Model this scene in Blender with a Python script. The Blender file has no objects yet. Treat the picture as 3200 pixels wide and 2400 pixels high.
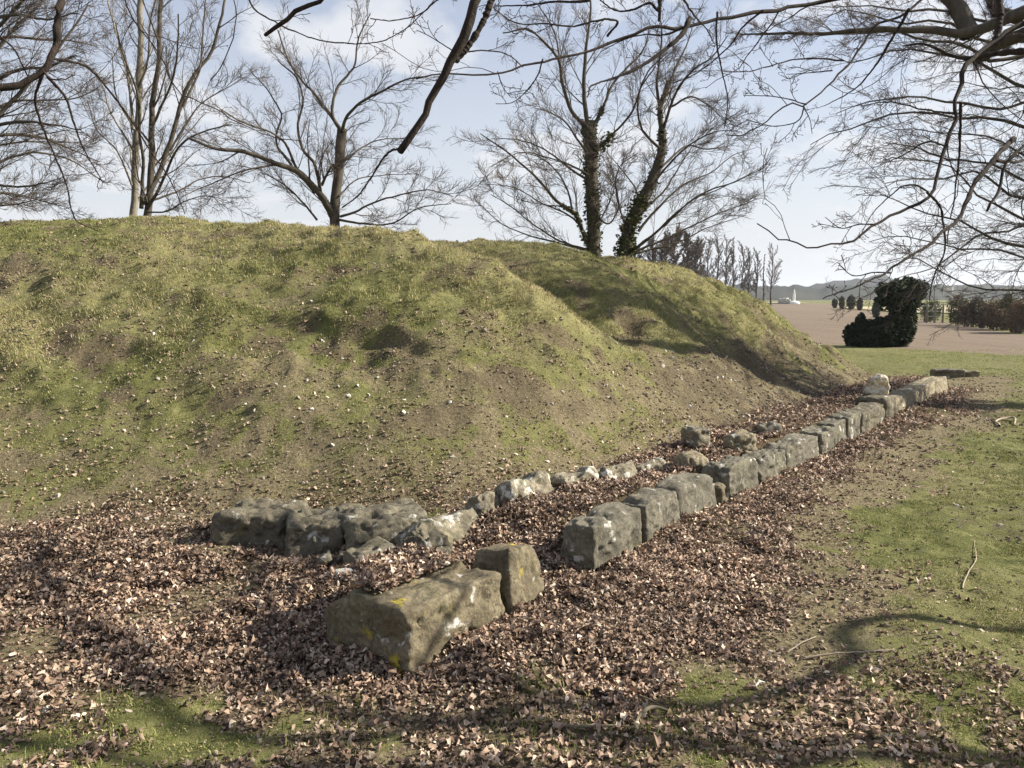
HAZE = .00022; EXPO = 1.2; CLOUD = (7.8, 7.9, 8.15, 1)
import bpy, math, random
import numpy as np
np.seterr(over='ignore')
rng = np.random.default_rng(7)

# ------------------------------------------------------------------ noise
def _h(ix, iy, iz, seed):
    n = (ix.astype(np.int64) * 374761393 + iy.astype(np.int64) * 668265263 + iz * 2147483647 + seed * 1274126177) & 0xffffffff
    n = ((n ^ (n >> 13)) * 1274126177) & 0xffffffff
    n = ((n ^ (n >> 16)) * 2246822519) & 0xffffffff
    return ((n ^ (n >> 15)) & 0xffffff) / float(0xffffff)
def noise2(x, y, s=0):
    x = np.asarray(x, float); y = np.asarray(y, float)
    ix = np.floor(x); iy = np.floor(y); fx = x - ix; fy = y - iy
    fx = fx * fx * (3 - 2 * fx); fy = fy * fy * (3 - 2 * fy)
    a = _h(ix, iy, 0, s); b = _h(ix + 1, iy, 0, s); c = _h(ix, iy + 1, 0, s); d = _h(ix + 1, iy + 1, 0, s)
    return (a + (b - a) * fx) * (1 - fy) + (c + (d - c) * fx) * fy
def fbm(x, y, o=4, s=0):
    v = 0; a = .5; t = 0
    for k in range(o):
        v = v + a * noise2(x * 2 ** k + 17.3 * k, y * 2 ** k - 9.1 * k, s + k); t += a; a *= .5
    return v / t
def noise3(p, s=0):
    i = np.floor(p); f = p - i; f = f * f * (3 - 2 * f)
    r = 0
    for dx in (0, 1):
        for dy in (0, 1):
            for dz in (0, 1):
                w = (f[:, 0] if dx else 1 - f[:, 0]) * (f[:, 1] if dy else 1 - f[:, 1]) * (f[:, 2] if dz else 1 - f[:, 2])
                r = r + w * _h(i[:, 0] + dx, i[:, 1] + dy, (i[:, 2] + dz).astype(np.int64), s)
    return r
def sm(v, a, b):
    u = np.clip((np.asarray(v, float) - a) / (b - a), 0, 1); return u * u * (3 - 2 * u)

# ------------------------------------------------------------------ the photographer's view, used to find real positions
FPX = 796.0; CAMZ = 1.7; PITCH = math.radians(6.2)
def ray(px, py):
    x = (px - 512) / FPX; v = -(py - 384) / FPX
    c, s_ = math.cos(PITCH), math.sin(PITCH)
    return np.array([x, c + v * s_, -s_ + v * c])
def at(px, py, d):
    """world point seen at px,py at ground distance d (m, along y)"""
    r = ray(px, py); r = r / r[1] * d
    return np.array([r[0], r[1], CAMZ + r[2]])

# ------------------------------------------------------------------ terrain
OX, OY = -.46, 3.49           # the near corner of the kerb
AX, AY = .611, .792           # the kerb runs along (AX, AY)
def local(x, y):
    dx = x - OX; dy = y - OY
    return dx * AX + dy * AY, -dx * AY + dy * AX
def world(s, t):
    return OX + s * AX - t * AY, OY + s * AY + t * AX
SUN_AZ = 8.; SUN_EL = 33.          # degrees ahead of due right; height
def mound_u(x, y):
    s, t = local(x, y)
    t2 = t + .25 * (fbm(s * .5, s * 0 + 3, 2, 5) - .5)
    us = [(y - 5.75 + .03 * x) / 7.6, (t2 - 1.0 - .3 * sm(s, 10, 14)) / (4.6 - .4 * sm(s, 10, 14)), (14.6 - s + .22*t) / 3.6, (23 - t) / 7., (x + 30) / 8.]
    k = .085
    e = sum(np.exp(-np.clip(u, -6, 6) / k) for u in us)
    return -k * np.log(e)
def height(x, y, fine=True):
    x = np.asarray(x, float); y = np.asarray(y, float)
    s, t = local(x, y)
    u = np.clip(mound_u(x, y), 0, 1)
    f = 1 - (1 - u ** 1.25) ** 1.75
    H = 3.0 - .55 * sm(s, 5.4, 10) - .0 * sm(s, 11, 16) - .12 * sm(x, -5, -11)
    z = H * f
    # gully between the two lobes
    sg = 6.3 - .12 * (t - 3.3)
    ga = np.where(s < sg, .62, 1.15)
    z = z - .82 * np.exp(-((s - sg) / ga) ** 2) * sm(t, 1.6, 4.2) * sm(t, 14, 8)
    z = z + .24 * np.exp(-((s - 5.0 + .10 * (t - 3.3)) / .65) ** 2) * sm(t, 1.4, 3.5) * sm(t, 8.5, 5)
    for s0, am, w, t0, t1 in ((10.1, .16, .3, 1.5, 6), (12.4, .12, .28, 1.2, 5), (13.6, .12, .35, .8, 3)):
        ss = s0 + .22 * np.sin(t * 1.7 + s0)
        z = z - am * np.exp(-((s - ss) / w) ** 2) * sm(t, t0 - .4, t0 + .8) * sm(t, t1 + 1.5, t1)
    # slumped scar on the near face
    q = np.exp(-((x + 1.9) / 1.1) ** 2)
    yc = 8.55 - .35 * (x + 2) + .35 * (fbm(x * 1.5, x * 0 + 1, 3, 8) - .5)
    z = z - .16 * q * sm(y, yc + .12, yc - .05) * sm(y, yc - 1.5, yc - .1)
    # burrow
    for bx, by, br, bd in BUR:
        z = z - bd * np.exp(-(((x - bx) ** 2 + (y - by) ** 2) / br ** 2))
    # leaf filled ledge behind the kerb
    z = z + .215 * sm(t, .02, .42) * sm(s, 1.2, 2.2) * sm(s, 15, 13.5) * (1 - u)
    z = z + .07 * sm(t, .2, 1.2) * sm(s, -.9, .6) * sm(s, 2.2, 1.2) * sm(t, 5, 3)
    z = z - .045 * sm(s, -.75, -.25) * sm(s, .3, .1) * sm(t, -.5, .0) * sm(t, 1.3, .8)
    # litter heaped on the outside
    z = z + .05 * np.exp(-((t + .35) / .35) ** 2) * sm(s, -.2, .6) * sm(s, 14.5, 12)
    if fine:
        near = sm(np.hypot(x, y), 40, 14)
        rg = 1 - 2 * np.abs(fbm(x * .75 + 4, y * 1.1, 3, 15) - .5); rg2 = 1 - 2 * np.abs(fbm(x * 2.1, y * 2.6 + 3, 2, 16) - .5)
        z = z + near * sm(u, .05, .25) * (.10 * (rg ** 3 - .5) + .05 * (rg2 ** 4 - .4)) * (1 + .9 * sm(s, 7, 9)) * (1 - .8 * sm(u, .6, .95))
        z = z + near * (.11 * (fbm(x * .9, y * .9, 3, 11) - .5) + .05 * (fbm(x * 4, y * 4, 3, 12) - .5) * (1 + 1.0 * sm(u, 0.02, .2)))
        z = z + .9 * (fbm(x * .012, y * .012, 2, 13) - .5) * sm(y, 60, 200)
    return z
BUR = []
def hit(px, py, d0=2.5, d1=60):
    r = ray(px, py); r = r / r[1]
    d = np.arange(d0, d1, .02)
    z = CAMZ + r[2] * d
    g = height(r[0] * d, d)
    i = np.argmax(z < g)
    return np.array([r[0] * d[i], d[i], g[i]])

# ------------------------------------------------------------------ scene, helpers
C = bpy.context.scene.collection
def link(o, parent=None):
    C.objects.link(o)
    if parent: o.parent = parent
    return o
def tag(o, label=None, cat=None, group=None, kind=None):
    if label: o['label'] = label
    if cat: o['category'] = cat
    if group: o['group'] = group
    if kind: o['kind'] = kind
    return o
def empty(name, loc):
    o = bpy.data.objects.new(name, None); o.location = [float(v) for v in loc]; o.empty_display_size = .2
    return link(o)
def mesh(name, V, quads=None, tris=None, mat=None, smooth=True, cols=None, parent=None, loc=None, attrs=None):
    """one mesh object from numpy arrays; V in world space, loc = where its origin goes"""
    V = np.asarray(V, np.float32)
    if loc is not None: V = V - np.asarray(loc, np.float32)
    elif parent is not None: V = V - np.asarray(parent.location, np.float32)
    me = bpy.data.meshes.new(name)
    L = []; T = []
    if quads is not None and len(quads): L.append(np.asarray(quads, np.int32).ravel()); T.append(np.full(len(quads), 4, np.int32))
    if tris is not None and len(tris): L.append(np.asarray(tris, np.int32).ravel()); T.append(np.full(len(tris), 3, np.int32))
    L = np.concatenate(L); T = np.concatenate(T)
    me.vertices.add(len(V)); me.vertices.foreach_set('co', V.ravel())
    me.loops.add(len(L)); me.loops.foreach_set('vertex_index', L)
    me.polygons.add(len(T))
    me.polygons.foreach_set('loop_start', (np.cumsum(T) - T).astype(np.int32))
    me.polygons.foreach_set('loop_total', T)
    me.polygons.foreach_set('use_smooth', np.full(len(T), smooth, bool))
    if cols is not None:
        a = me.color_attributes.new('tint', 'FLOAT_COLOR', 'POINT')
        c = np.ones((len(V), 4), np.float32); c[:, :3] = cols; a.data.foreach_set('color', c.ravel())
    for k, v in (attrs or {}).items():
        a = me.attributes.new(k, 'FLOAT', 'POINT'); a.data.foreach_set('value', np.asarray(v, np.float32))
    me.update(calc_edges=True)
    if mat: me.materials.append(mat)
    o = bpy.data.objects.new(name, me)
    if loc is not None: o.location = [float(v) for v in loc]
    return link(o, parent)

class NT:
    """small node builder"""
    def __init__(s, name):
        s.m = bpy.data.materials.new(name); s.m.use_nodes = True; s.t = s.m.node_tree; s.t.nodes.clear()
        s.out = s.n('ShaderNodeOutputMaterial')
    def n(s, t, **k):
        o = s.t.nodes.new(t)
        for a, v in k.items():
            if a.startswith('i_'): o.inputs[a[2:].replace('_', ' ')].default_value = v
            else: setattr(o, a, v)
        return o
    def l(s, a, b): s.t.links.new(a, b)
    def noise(s, scale, detail=4, rough=.55, vec=None, dist=0):
        o = s.n('ShaderNodeTexNoise', i_Scale=scale, i_Detail=detail, i_Roughness=rough, i_Distortion=dist)
        if vec is not None: s.l(vec, o.inputs['Vector'])
        return o.outputs['Fac']
    def ramp(s, f, *stops):
        o = s.n('ShaderNodeValToRGB'); e = o.color_ramp.elements
        while len(e) < len(stops): e.new(.5)
        for i, (p, c) in enumerate(stops):
            e[i].position = p; e[i].color = (*c, 1) if isinstance(c, tuple) else (c, c, c, 1)
        s.l(f, o.inputs[0]); return o.outputs[0]
    def mix(s, f, a, b, mode='MIX'):
        o = s.n('ShaderNodeMix', data_type='RGBA', blend_type=mode)
        for v, k in ((f, 0), (a, 6), (b, 7)):
            if isinstance(v, bpy.types.NodeSocket): s.l(v, o.inputs[k])
            elif isinstance(v, tuple): o.inputs[k].default_value = (*v, 1)
            else: o.inputs[k].default_value = v
        return o.outputs[2]
    def math(s, op, a, b=0., clamp=False):
        o = s.n('ShaderNodeMath', operation=op, use_clamp=clamp)
        for v, k in ((a, 0), (b, 1)):
            if isinstance(v, bpy.types.NodeSocket): s.l(v, o.inputs[k])
            else: o.inputs[k].default_value = v
        return o.outputs[0]
    def attr(s, name): return s.n('ShaderNodeAttribute', attribute_name=name)
    def pos(s): return s.n('ShaderNodeNewGeometry').outputs['Position']
    def obj(s): return s.n('ShaderNodeTexCoord').outputs['Object']
    def bsdf(s, col, rough=.85, spec=.25, bump=None, bd=.02, bs=1., trans=0):
        b = s.n('ShaderNodeBsdfPrincipled')
        if isinstance(col, tuple): b.inputs['Base Color'].default_value = (*col, 1)
        else: s.l(col, b.inputs['Base Color'])
        b.inputs['Roughness'].default_value = rough; b.inputs['Specular IOR Level'].default_value = spec
        if bump is not None:
            k = s.n('ShaderNodeBump', i_Strength=bs, i_Distance=bd); s.l(bump, k.inputs['Height']); s.l(k.outputs[0], b.inputs['Normal'])
        r = b.outputs[0]
        if trans:
            tr = s.n('ShaderNodeBsdfTranslucent')
            if isinstance(col, tuple): tr.inputs[0].default_value = (*col, 1)
            else: s.l(col, tr.inputs[0])
            mx = s.n('ShaderNodeMixShader'); mx.inputs[0].default_value = trans
            s.l(r, mx.inputs[1]); s.l(tr.outputs[0], mx.inputs[2]); r = mx.outputs[0]
        s.l(r, s.out.inputs[0]); return s.m

# ------------------------------------------------------------------ materials
def m_ground():
    t = NT('turf_and_soil'); p = t.pos()
    fine = t.math('ADD', t.math('MULTIPLY', t.noise(38, 6, .7, p), .62), t.math('MULTIPLY', t.noise(130, 4, .7, p), .38)); mid = t.noise(7, 5, .65, p); big = t.noise(1.1, 4, .6, p)
    soil = t.ramp(fine, (.32, (.034, .026, .016)), (.5, (.128, .104, .062)), (.68, (.31, .262, .165)))
    lit = t.ramp(fine, (.35, (.014, .009, .006)), (.6, (.07, .045, .031)), (.8, (.18, .125, .088)))
    gr = t.ramp(mid, (.32, (.042, .050, .016)), (.52, (.13, .132, .045)), (.72, (.27, .24, .11)))
    gr = t.mix(t.math('MULTIPLY', fine, .7), gr, (.075, .095, .022))
    gm = t.math('MULTIPLY', t.math('SUBTRACT', t.math('ADD', t.attr('grass').outputs['Fac'], t.math('MULTIPLY', t.math('SUBTRACT', mid, .5), 1.3)), .32), 3., True)
    lm = t.math('MULTIPLY', t.math('SUBTRACT', t.math('ADD', t.attr('litter').outputs['Fac'], t.math('MULTIPLY', t.math('SUBTRACT', mid, .5), 1.0)), .3), 3., True)
    col = t.mix(gm, soil, gr); col = t.mix(lm, col, lit)
    st = t.math('MULTIPLY', t.attr('straw').outputs['Fac'], t.ramp(fine, (.35, 0.), (.65, 1.)))
    col = t.mix(st, col, (.30, .255, .135))
    dk = t.attr('bare').outputs['Fac']
    col = t.mix(t.math('MULTIPLY', dk, .8), col, t.ramp(fine, (.3, (.028, .020, .015)), (.7, (.12, .09, .062))))
    h = t.math('ADD', t.math('MULTIPLY', fine, .6), mid)
    return t.bsdf(col, .95, .1, h, .05, .9)
def m_field():
    t = NT('ploughed_soil'); p = t.pos()
    mp = t.n('ShaderNodeMapping'); t.l(p, mp.inputs[0]); mp.inputs['Rotation'].default_value = (0, 0, math.radians(-24)); mp.inputs['Scale'].default_value = (1, .04, 1)
    rows = t.noise(1.3, 5, .65, mp.outputs[0]); cl = t.noise(9, 6, .75, p); big = t.noise(.03, 3, .5, p)
    col = t.ramp(cl, (.3, (.075, .056, .041)), (.7, (.215, .168, .128)))
    col = t.mix(t.math('MULTIPLY', t.ramp(rows, (.38, 0.), (.62, 1.)), .45), col, (.22, .175, .13))
    col = t.mix(t.math('MULTIPLY', t.ramp(big, (.4, 0.), (.6, 1.)), .3), col, (.22, .17, .12))
    return t.bsdf(col, .95, .1, t.math('ADD', cl, rows), .08, .7)
def m_tint(name, rough=.8, spec=.2, trans=.0, var=.25, sc=60):
    t = NT(name); a = t.attr('tint').outputs['Color']
    n = t.noise(sc, 3, .6, t.pos())
    col = t.mix(var, a, t.ramp(n, (.3, .12), (.7, 1.0)), 'MULTIPLY')
    return t.bsdf(col, rough, spec, trans=trans)
def m_stone(name, white=.0, yellow=.0, warm=.0, light=1.):
    light *= 1.3
    t = NT(name); o = t.obj()
    off = t.n('ShaderNodeObjectInfo').outputs['Random']
    v = t.n('ShaderNodeVectorMath', operation='ADD'); t.l(o, v.inputs[0])
    cx = t.n('ShaderNodeCombineXYZ'); t.l(t.math('MULTIPLY', off, 37.), cx.inputs[0]); t.l(t.math('MULTIPLY', off, 11.), cx.inputs[2]); t.l(cx.outputs[0], v.inputs[1])
    v = v.outputs[0]
    a = t.noise(5, 7, .68, v); b = t.noise(42, 7, .75, v); c = t.noise(11, 4, .6, v, .6)
    w = warm
    col = t.ramp(a, (.28, ((.105 + .02 * w) * light, .098 * light, (.078 - .02 * w) * light)), (.5, ((.205 + .03 * w) * light, .19 * light, (.150 - .035 * w) * light)), (.72, ((.33 + .03 * w) * light, .305 * light, (.245 - .05 * w) * light)))
    col = t.mix(t.ramp(b, (.35, .75), (.6, 0.)), col, (.06, .055, .042))
    if white:
        wm = t.ramp(t.noise(9, 5, .6, v, .3), (.63 - .15 * white, 0.), (.70 - .13 * white, 1.))
        col = t.mix(t.math('MULTIPLY', wm, .9), col, t.ramp(b, (.3, (.42, .41, .37)), (.7, (.74, .72, .66))))
    if yellow:
        ym = t.ramp(t.noise(5.3, 4, .6, v, .2), (.625, 0.), (.70, 1.))
        col = t.mix(t.math('MULTIPLY', ym, yellow), col, (.42, .34, .035))
    # moss low on the stone and thin rain streaks, worn into the surface
    moss = t.ramp(t.noise(3.1, 5, .7, v), (.56, 0.), (.72, 1.))
    col = t.mix(t.math('MULTIPLY', moss, .45), col, (.115, .12, .045))
    dn = t.n('ShaderNodeTexNoise', i_Scale=6., i_Detail=5.); t.l(v, dn.inputs['Vector'])
    dv = t.n('ShaderNodeVectorMath', operation='MULTIPLY_ADD'); t.l(dn.outputs['Color'], dv.inputs[0]); dv.inputs[1].default_value = (.35, .35, .35); t.l(v, dv.inputs[2])
    ck = t.n('ShaderNodeTexVoronoi', feature='DISTANCE_TO_EDGE', i_Scale=3.1); t.l(dv.outputs[0], ck.inputs[0])
    crack = t.ramp(ck.outputs[0], (.0, 1.), (.018, 0.))
    col = t.mix(t.math('MULTIPLY', crack, t.ramp(c, (.42, 0.), (.55, .75))), col, (.045, .038, .028))
    pits = t.n('ShaderNodeTexVoronoi', i_Scale=26.); t.l(v, pits.inputs[0])
    b2 = t.noise(140, 4, .7, v); col = t.mix(.35, col, t.ramp(b2, (.3, .35), (.6, 1.)), 'MULTIPLY')
    h = t.math('ADD', t.math('MULTIPLY', b, .8), t.math('ADD', a, t.math('MULTIPLY', t.ramp(pits.outputs[0], (.0, 0.), (.25, 1.)), .25)))
    return t.bsdf(col, .92, .15, h, .016, .9)
def m_bark(name, c0, c1, sc=9, bump=.012):
    t = NT(name); p = t.pos()
    mp = t.n('ShaderNodeMapping'); t.l(p, mp.inputs[0]); mp.inputs['Scale'].default_value = (1, 1, .35)
    a = t.noise(sc, 5, .65, mp.outputs[0]); b = t.noise(sc * 5, 4, .6, mp.outputs[0])
    col = t.mix(t.math('MULTIPLY', b, .6), t.ramp(a, (.3, c0), (.7, c1)), c0)
    return t.bsdf(col, .9, .15, t.math('ADD', a, b), bump, .8)
def m_plain(name, c0, c1, sc=3, rough=.9):
    t = NT(name)
    return t.bsdf(t.ramp(t.noise(sc, 5, .6, t.pos()), (.35, c0), (.65, c1)), rough, .15)

M = dict(
    ground=m_ground(), field=m_field(),
    leaf=m_tint('dead_leaf', .75, .25, .12, .35, 90), grass=m_tint('grass_blade', .7, .25, .25, .15, 30),
    chip=m_tint('limestone_chip', .9, .15, 0, .4, 50),
    corner=m_stone('kerb_stone_lichen', .05, 1., .8, .74), kerb=m_stone('kerb_stone_grey', .14, .0, .15, .68),
    dark=m_stone('rough_dark_stone', .10, .1, .4, .62), pale=m_stone('white_lichen_stone', .5, .1, .4, .95),
    buff=m_stone('buff_stone', 1.1, 0, .9, 2.6), wht=m_stone('white_pebble_stone', 1.6, 0, 0, 1.6),
    slab=m_stone('weathered_long_stone', .1, .0, .7, 1.05),
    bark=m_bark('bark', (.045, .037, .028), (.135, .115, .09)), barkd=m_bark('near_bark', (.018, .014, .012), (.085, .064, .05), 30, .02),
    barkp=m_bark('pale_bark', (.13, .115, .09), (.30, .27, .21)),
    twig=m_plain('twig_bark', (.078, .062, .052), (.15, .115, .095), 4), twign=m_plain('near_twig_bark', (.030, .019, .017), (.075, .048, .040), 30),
    dead=m_plain('dead_stick', (.24, .19, .14), (.42, .35, .27), 20),
    mossy=m_plain('mossy_stick', (.10, .085, .055), (.22, .19, .13), 14),
    ivy=m_tint('ivy_leaf', .7, .15, .1, .4, 8), hill=m_plain('wooded_hill', (.018, .022, .015), (.045, .045, .032), .02),
    track=m_plain('pale_dry_grass', (.30, .25, .15), (.46, .40, .26), .2),
    white=m_plain('whitewash', (.75, .74, .70), (.85, .84, .80), 2), metal=m_plain('pole_grey', (.45, .45, .44), (.6, .6, .58), 2),
)

# ------------------------------------------------------------------ what grows where
def masks(x, y):
    s, t0_ = local(x, y); u = mound_u(x, y)
    n1 = fbm(x * 1.3, y * 1.3, 4, 31); n2 = fbm(x * 4.5, y * 4.5, 3, 32)
    t = np.where(t0_ < -.3, t0_ + (.7 * (n2 - .5) + 1.1 * (n1 - .5)) * sm(t0_, -.3, -.8), t0_); n3 = fbm(x * .45 + 3, y * .45, 3, 33)
    # litter
    w = .95 - .42 * sm(s, 2.0, 3.6) - .17 * sm(s, 4, 7) + .25 * sm(s, 8, 9.5) * sm(s, 12.5, 11)
    band = sm(t, -w - .35, -w + .15) * sm(t, 1.25, .95) * sm(s, -.5, .1) * sm(s, 15.4, 13.5)
    el = 1.35 - np.hypot((x + 1.2) / 2.2, (y + .7 * (n1 - .5) - 4.75) / 1.35)
    near = sm(el, .1, .55) * sm(t, -1.0, -.5)
    fr = sm(np.abs(x + .1), 2.3, .7) * sm(y + 1.6 * (n1 - .5), 3.05, 3.6) * sm(y, 5.5, 5)
    lit = np.maximum(np.maximum(band, near), fr * .9)
    lit = lit * (1 - .62 * sm(n1 + .25 * (n2 - .5), .53, .62) * sm(np.abs(t0_ - .5), .55, 1.0))
    lit = np.clip(lit * (1.1 - .5 * sm(n1, .45, .7) * sm(lit, 1, .3)) , 0, 1)
    apron = sm(u, .42, .06) * sm(u, -.25, -.02)
    left = sm(x, -1.6, -3.4) * sm(y, 6.5, 5) 
    sparse = (.20 * sm(n2, .4, .6) + .22 * sm(u, .16, .0) * sm(n1, .38, .58)) * apron + .42 * left * sm(n1, .36, .56) + .46 * sm(y, 3.9, 3.3) * sm(n2 * .5 + n1 * .5, .38, .56) + .004
    fallr = .20 * sm(t, -w - 1.4, -w) * sm(s, -1, .5) * sm(s, 14, 12) * sm(n2, .35, .6)
    lit = np.maximum(lit, np.maximum(sparse, fallr))
    # grass
    lawn = sm(t, -w - .05, -w - .85) * sm(s, -1.9, .6)
    lawn = np.maximum(lawn, sm(y, 16, 18))
    lawn = lawn * (.62 + .38 * sm(n3 + .5 * (n2 - .5) + .4 * (n1 - .5), .36, .58))
    up = sm(u + .25 * (n1 - .5), .06, .34) * (.62 + .5 * sm(n1, .38, .62))
    front = sm(y, 3.9, 3.1) * sm(n1 + .3 * (n2 - .5), .62, .46) * .95
    lf = sm(x, -1.8, -3.6) * sm(n1, .38, .6) * .6
    g = np.maximum(np.maximum(lawn, up), np.maximum(front, lf))
    g = np.maximum(g, .75 * sm(n2, .36, .54) * sm(u, .6, .1) * sm(u, -.05, .03))
    g = np.maximum(g, .8 * sm(u, .03, .14) * sm(s, 8.5, 10.5) * sm(n1, .3, .55))
    g = g * (1 - .92 * np.clip(lit * 1.2, 0, 1))
    lawnp = 0
    scar = np.exp(-((x + 1.9) / 1.0) ** 2) * np.exp(-((y - 8.3 + .35 * (x + 2)) / .45) ** 2)
    gull = 0 * x
    for s0, w0, t0, t1 in ((10.1, .3, 1.5, 5), (12.4, .25, 1.2, 4.), (13.6, .35, 1., 2.6)):
        gull = np.maximum(gull, np.exp(-((s - s0 - .22 * np.sin(t * 1.7 + s0)) / w0) ** 2) * sm(t, t0 - .3, t0) * sm(t, t1, t1 - 1))
    bare = np.clip(.75 * scar * sm(n2, .38, .55) + .6 * gull * sm(n2, .4, .55) + .75 * sm(t, .5, 1.) * sm(t, 2.6, 1.8) * sm(s, 4.8, 6.5) * sm(s, 13, 11) * sm(n2, .3, .55), 0, 1)
    bare = np.maximum(bare, .7 * sm(fbm(x * 1.9 + 8, y * 2.4, 4, 35), .60, .68) * sm(u, .05, .2) * sm(u, .95, .7))
    bp = sm(x, -4, -7.) * sm(y, 6, 8) * sm(y, 11.5, 10) * sm(n1, .42, .6)
    g = g * (1 - .85 * bare) * (1 - .6 * bp)
    ridge = np.exp(-((s - 5.3) / 1.1) ** 2) * sm(t, 1.6, 3) * sm(t, 8, 5)
    straw = np.clip(.27 + .65 * ridge + .4 * sm(n3, .5, .7) * sm(u, .1, .3) + .5 * bp - .12 * lawn + .35 * lawn * sm(n1, .5, .62) + .2 * sm(s, 8.5, 10) * sm(u, .3, .5), 0, 1)
    return np.clip(lit, 0, 1), np.clip(g, 0, 1), straw, bare

# ------------------------------------------------------------------ ground sheet
for a, r, d in (((631, 322), .17, .20), ((770, 362), .2, .14)):
    q = hit(*a); BUR.append((q[0], q[1], r, d))
def axis(a, b, step, lo, hi, g=1.09):
    v = list(np.arange(a, b + step / 2, step)); st = step
    while v[-1] < hi: st *= g; v.append(v[-1] + st)
    st = step; w = []
    q = a
    while q > lo: st *= g; q -= st; w.append(q)
    return np.array(w[::-1] + v)
gx = axis(-6.5, 9.5, .045, -2600, 2600); gy = axis(2.2, 16.5, .045, -200, 3200, 1.05)
X, Y = np.meshgrid(gx, gy); X = X.ravel(); Y = Y.ravel()
Z = height(X, Y)
nx = len(gx); ny = len(gy)
i = np.arange((nx - 1) * (ny - 1)); r_ = i // (nx - 1); c_ = i % (nx - 1)
Q = np.stack([r_ * nx + c_, r_ * nx + c_ + 1, (r_ + 1) * nx + c_ + 1, (r_ + 1) * nx + c_], 1)
qx = X[Q].mean(1); qy = Y[Q].mean(1)
uu = mound_u(qx, qy)
ismound = uu > .0
# the ploughed field starts behind the lawn and ends at the far track
edge = 28.7 - 1.75 * np.clip(qx - 12, 0, 9) + .35 * (fbm(qx * .8, qx * 0, 3, 44) - .5)
isfield = (~ismound) & (qy > edge) & (qx > -4) & (qy < 232 + .1 * qx) & (qx < 23.4 + .34 * (qy - 36) + 3 * sm(qy, 36, 30))
G_l, G_g, G_s, G_b = masks(X, Y)
def sub(name, sel, mat, **k):
    q = Q[sel]; uq, inv = np.unique(q, return_inverse=True)
    o = mesh(name, np.stack([X, Y, Z], 1)[uq], quads=inv.reshape(-1, 4), mat=mat, attrs=dict(litter=G_l[uq], grass=G_g[uq], straw=G_s[uq], bare=G_b[uq]))
    tag(o, **k); return o
sub('burial_mound', ismound, M['ground'], kind='structure', label='long grassy earth mound with worn slopes')
sub('lawn', ~ismound & ~isfield, M['ground'], kind='structure', label='level grass and leaf strewn soil around the mound')
sub('ploughed_field', isfield, M['field'], kind='structure', label='bare brown ploughed field beyond the lawn')

# ------------------------------------------------------------------ stones
def rounded_box(n, k):
    g = np.linspace(-1, 1, n); V = []; F = []
    idx = {}
    def vid(a, b, c):
        key = (a, b, c)
        if key not in idx: idx[key] = len(V); V.append((g[a], g[b], g[c]))
        return idx[key]
    m = n - 1
    for a in range(m):
        for b in range(m):
            F.append([vid(a, b, 0), vid(a, b + 1, 0), vid(a + 1, b + 1, 0), vid(a + 1, b, 0)])
            F.append([vid(a, b, m), vid(a + 1, b, m), vid(a + 1, b + 1, m), vid(a, b + 1, m)])
            F.append([vid(a, 0, b), vid(a + 1, 0, b), vid(a + 1, 0, b + 1), vid(a, 0, b + 1)])
            F.append([vid(a, m, b), vid(a, m, b + 1), vid(a + 1, m, b + 1), vid(a + 1, m, b)])
            F.append([vid(0, a, b), vid(0, a, b + 1), vid(0, a + 1, b + 1), vid(0, a + 1, b)])
            F.append([vid(m, a, b), vid(m, a + 1, b), vid(m, a + 1, b + 1), vid(m, a, b + 1)])
    V = np.array(V)
    mx = np.abs(V).max(1); kn = (np.abs(V) ** k).sum(1) ** (1 / k)
    return V * (mx / kn)[:, None], np.array(F)
RB = {}
KERB_ANG = math.atan2(AY, AX)
stone_n = [0]
def stone(name, label, cat, loc, dims, mat, ang=0., k=9, rough=.018, tilt=(0, 0), n=22, group=None, top=(1., 1.), shear=0., lump=.05, cut=(), sink=.08):
    """a boulder or block standing at loc (centre of its foot); dims = along, across, up. cut = planes (nx,ny,nz,d) in unit box space that chip corners off"""
    key = (n, k)
    if key not in RB: RB[key] = rounded_box(n, k)
    V, F = RB[key]; V = V.copy(); stone_n[0] += 1; sd = stone_n[0]
    for (a, b, c, d) in cut:
        nn = np.array([a, b, c], float); nn /= np.linalg.norm(nn)
        e = np.maximum(V @ nn - d, 0); V = V - e[:, None] * nn
    h = (V[:, 2] + 1) / 2
    V[:, 0] *= 1 + (top[0] - 1) * h; V[:, 1] *= 1 + (top[1] - 1) * h; V[:, 0] += shear * h
    D = np.array(dims) / 2; D[2] += sink / 2
    P = V * D
    nrm = V * (np.abs(V) ** 3 + .15); nrm /= np.linalg.norm(nrm, axis=1)[:, None]
    q = P + sd * 7.7
    disp = lump * (noise3(q * 5, sd) - .5) * 1.2 + rough * 2 * (noise3(q * 14, sd + 1) - .5) + rough * 1.3 * (noise3(q * 34, sd + 2) - .5) + rough * .7 * (noise3(q * 75, sd + 3) - .5)
    disp = disp - lump * 1.1 * np.maximum(noise3(q * 8.5 + 3, sd + 5) - .60, 0) * 2.5 - rough * 3.2 * np.maximum(noise3(q * 22 + 9, sd + 6) - .62, 0) * 2.5
    P = P + nrm * disp[:, None]
    cx, cy = math.cos(tilt[0]), math.sin(tilt[0])
    P = P @ np.array([[1, 0, 0], [0, cx, -cy], [0, cy, cx]]).T
    cx, cy = math.cos(tilt[1]), math.sin(tilt[1])
    P = P @ np.array([[cx, 0, cy], [0, 1, 0], [-cy, 0, cx]]).T
    P[:, 2] += D[2] - sink
    a = ang; ca, sa = math.cos(a), math.sin(a)
    P = P @ np.array([[ca, -sa, 0], [sa, ca, 0], [0, 0, 1]]).T
    loc = np.array(loc, float)
    o = mesh(name, P + loc, quads=F, mat=mat, loc=loc)
    tag(o, label, cat, group); return o
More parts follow.
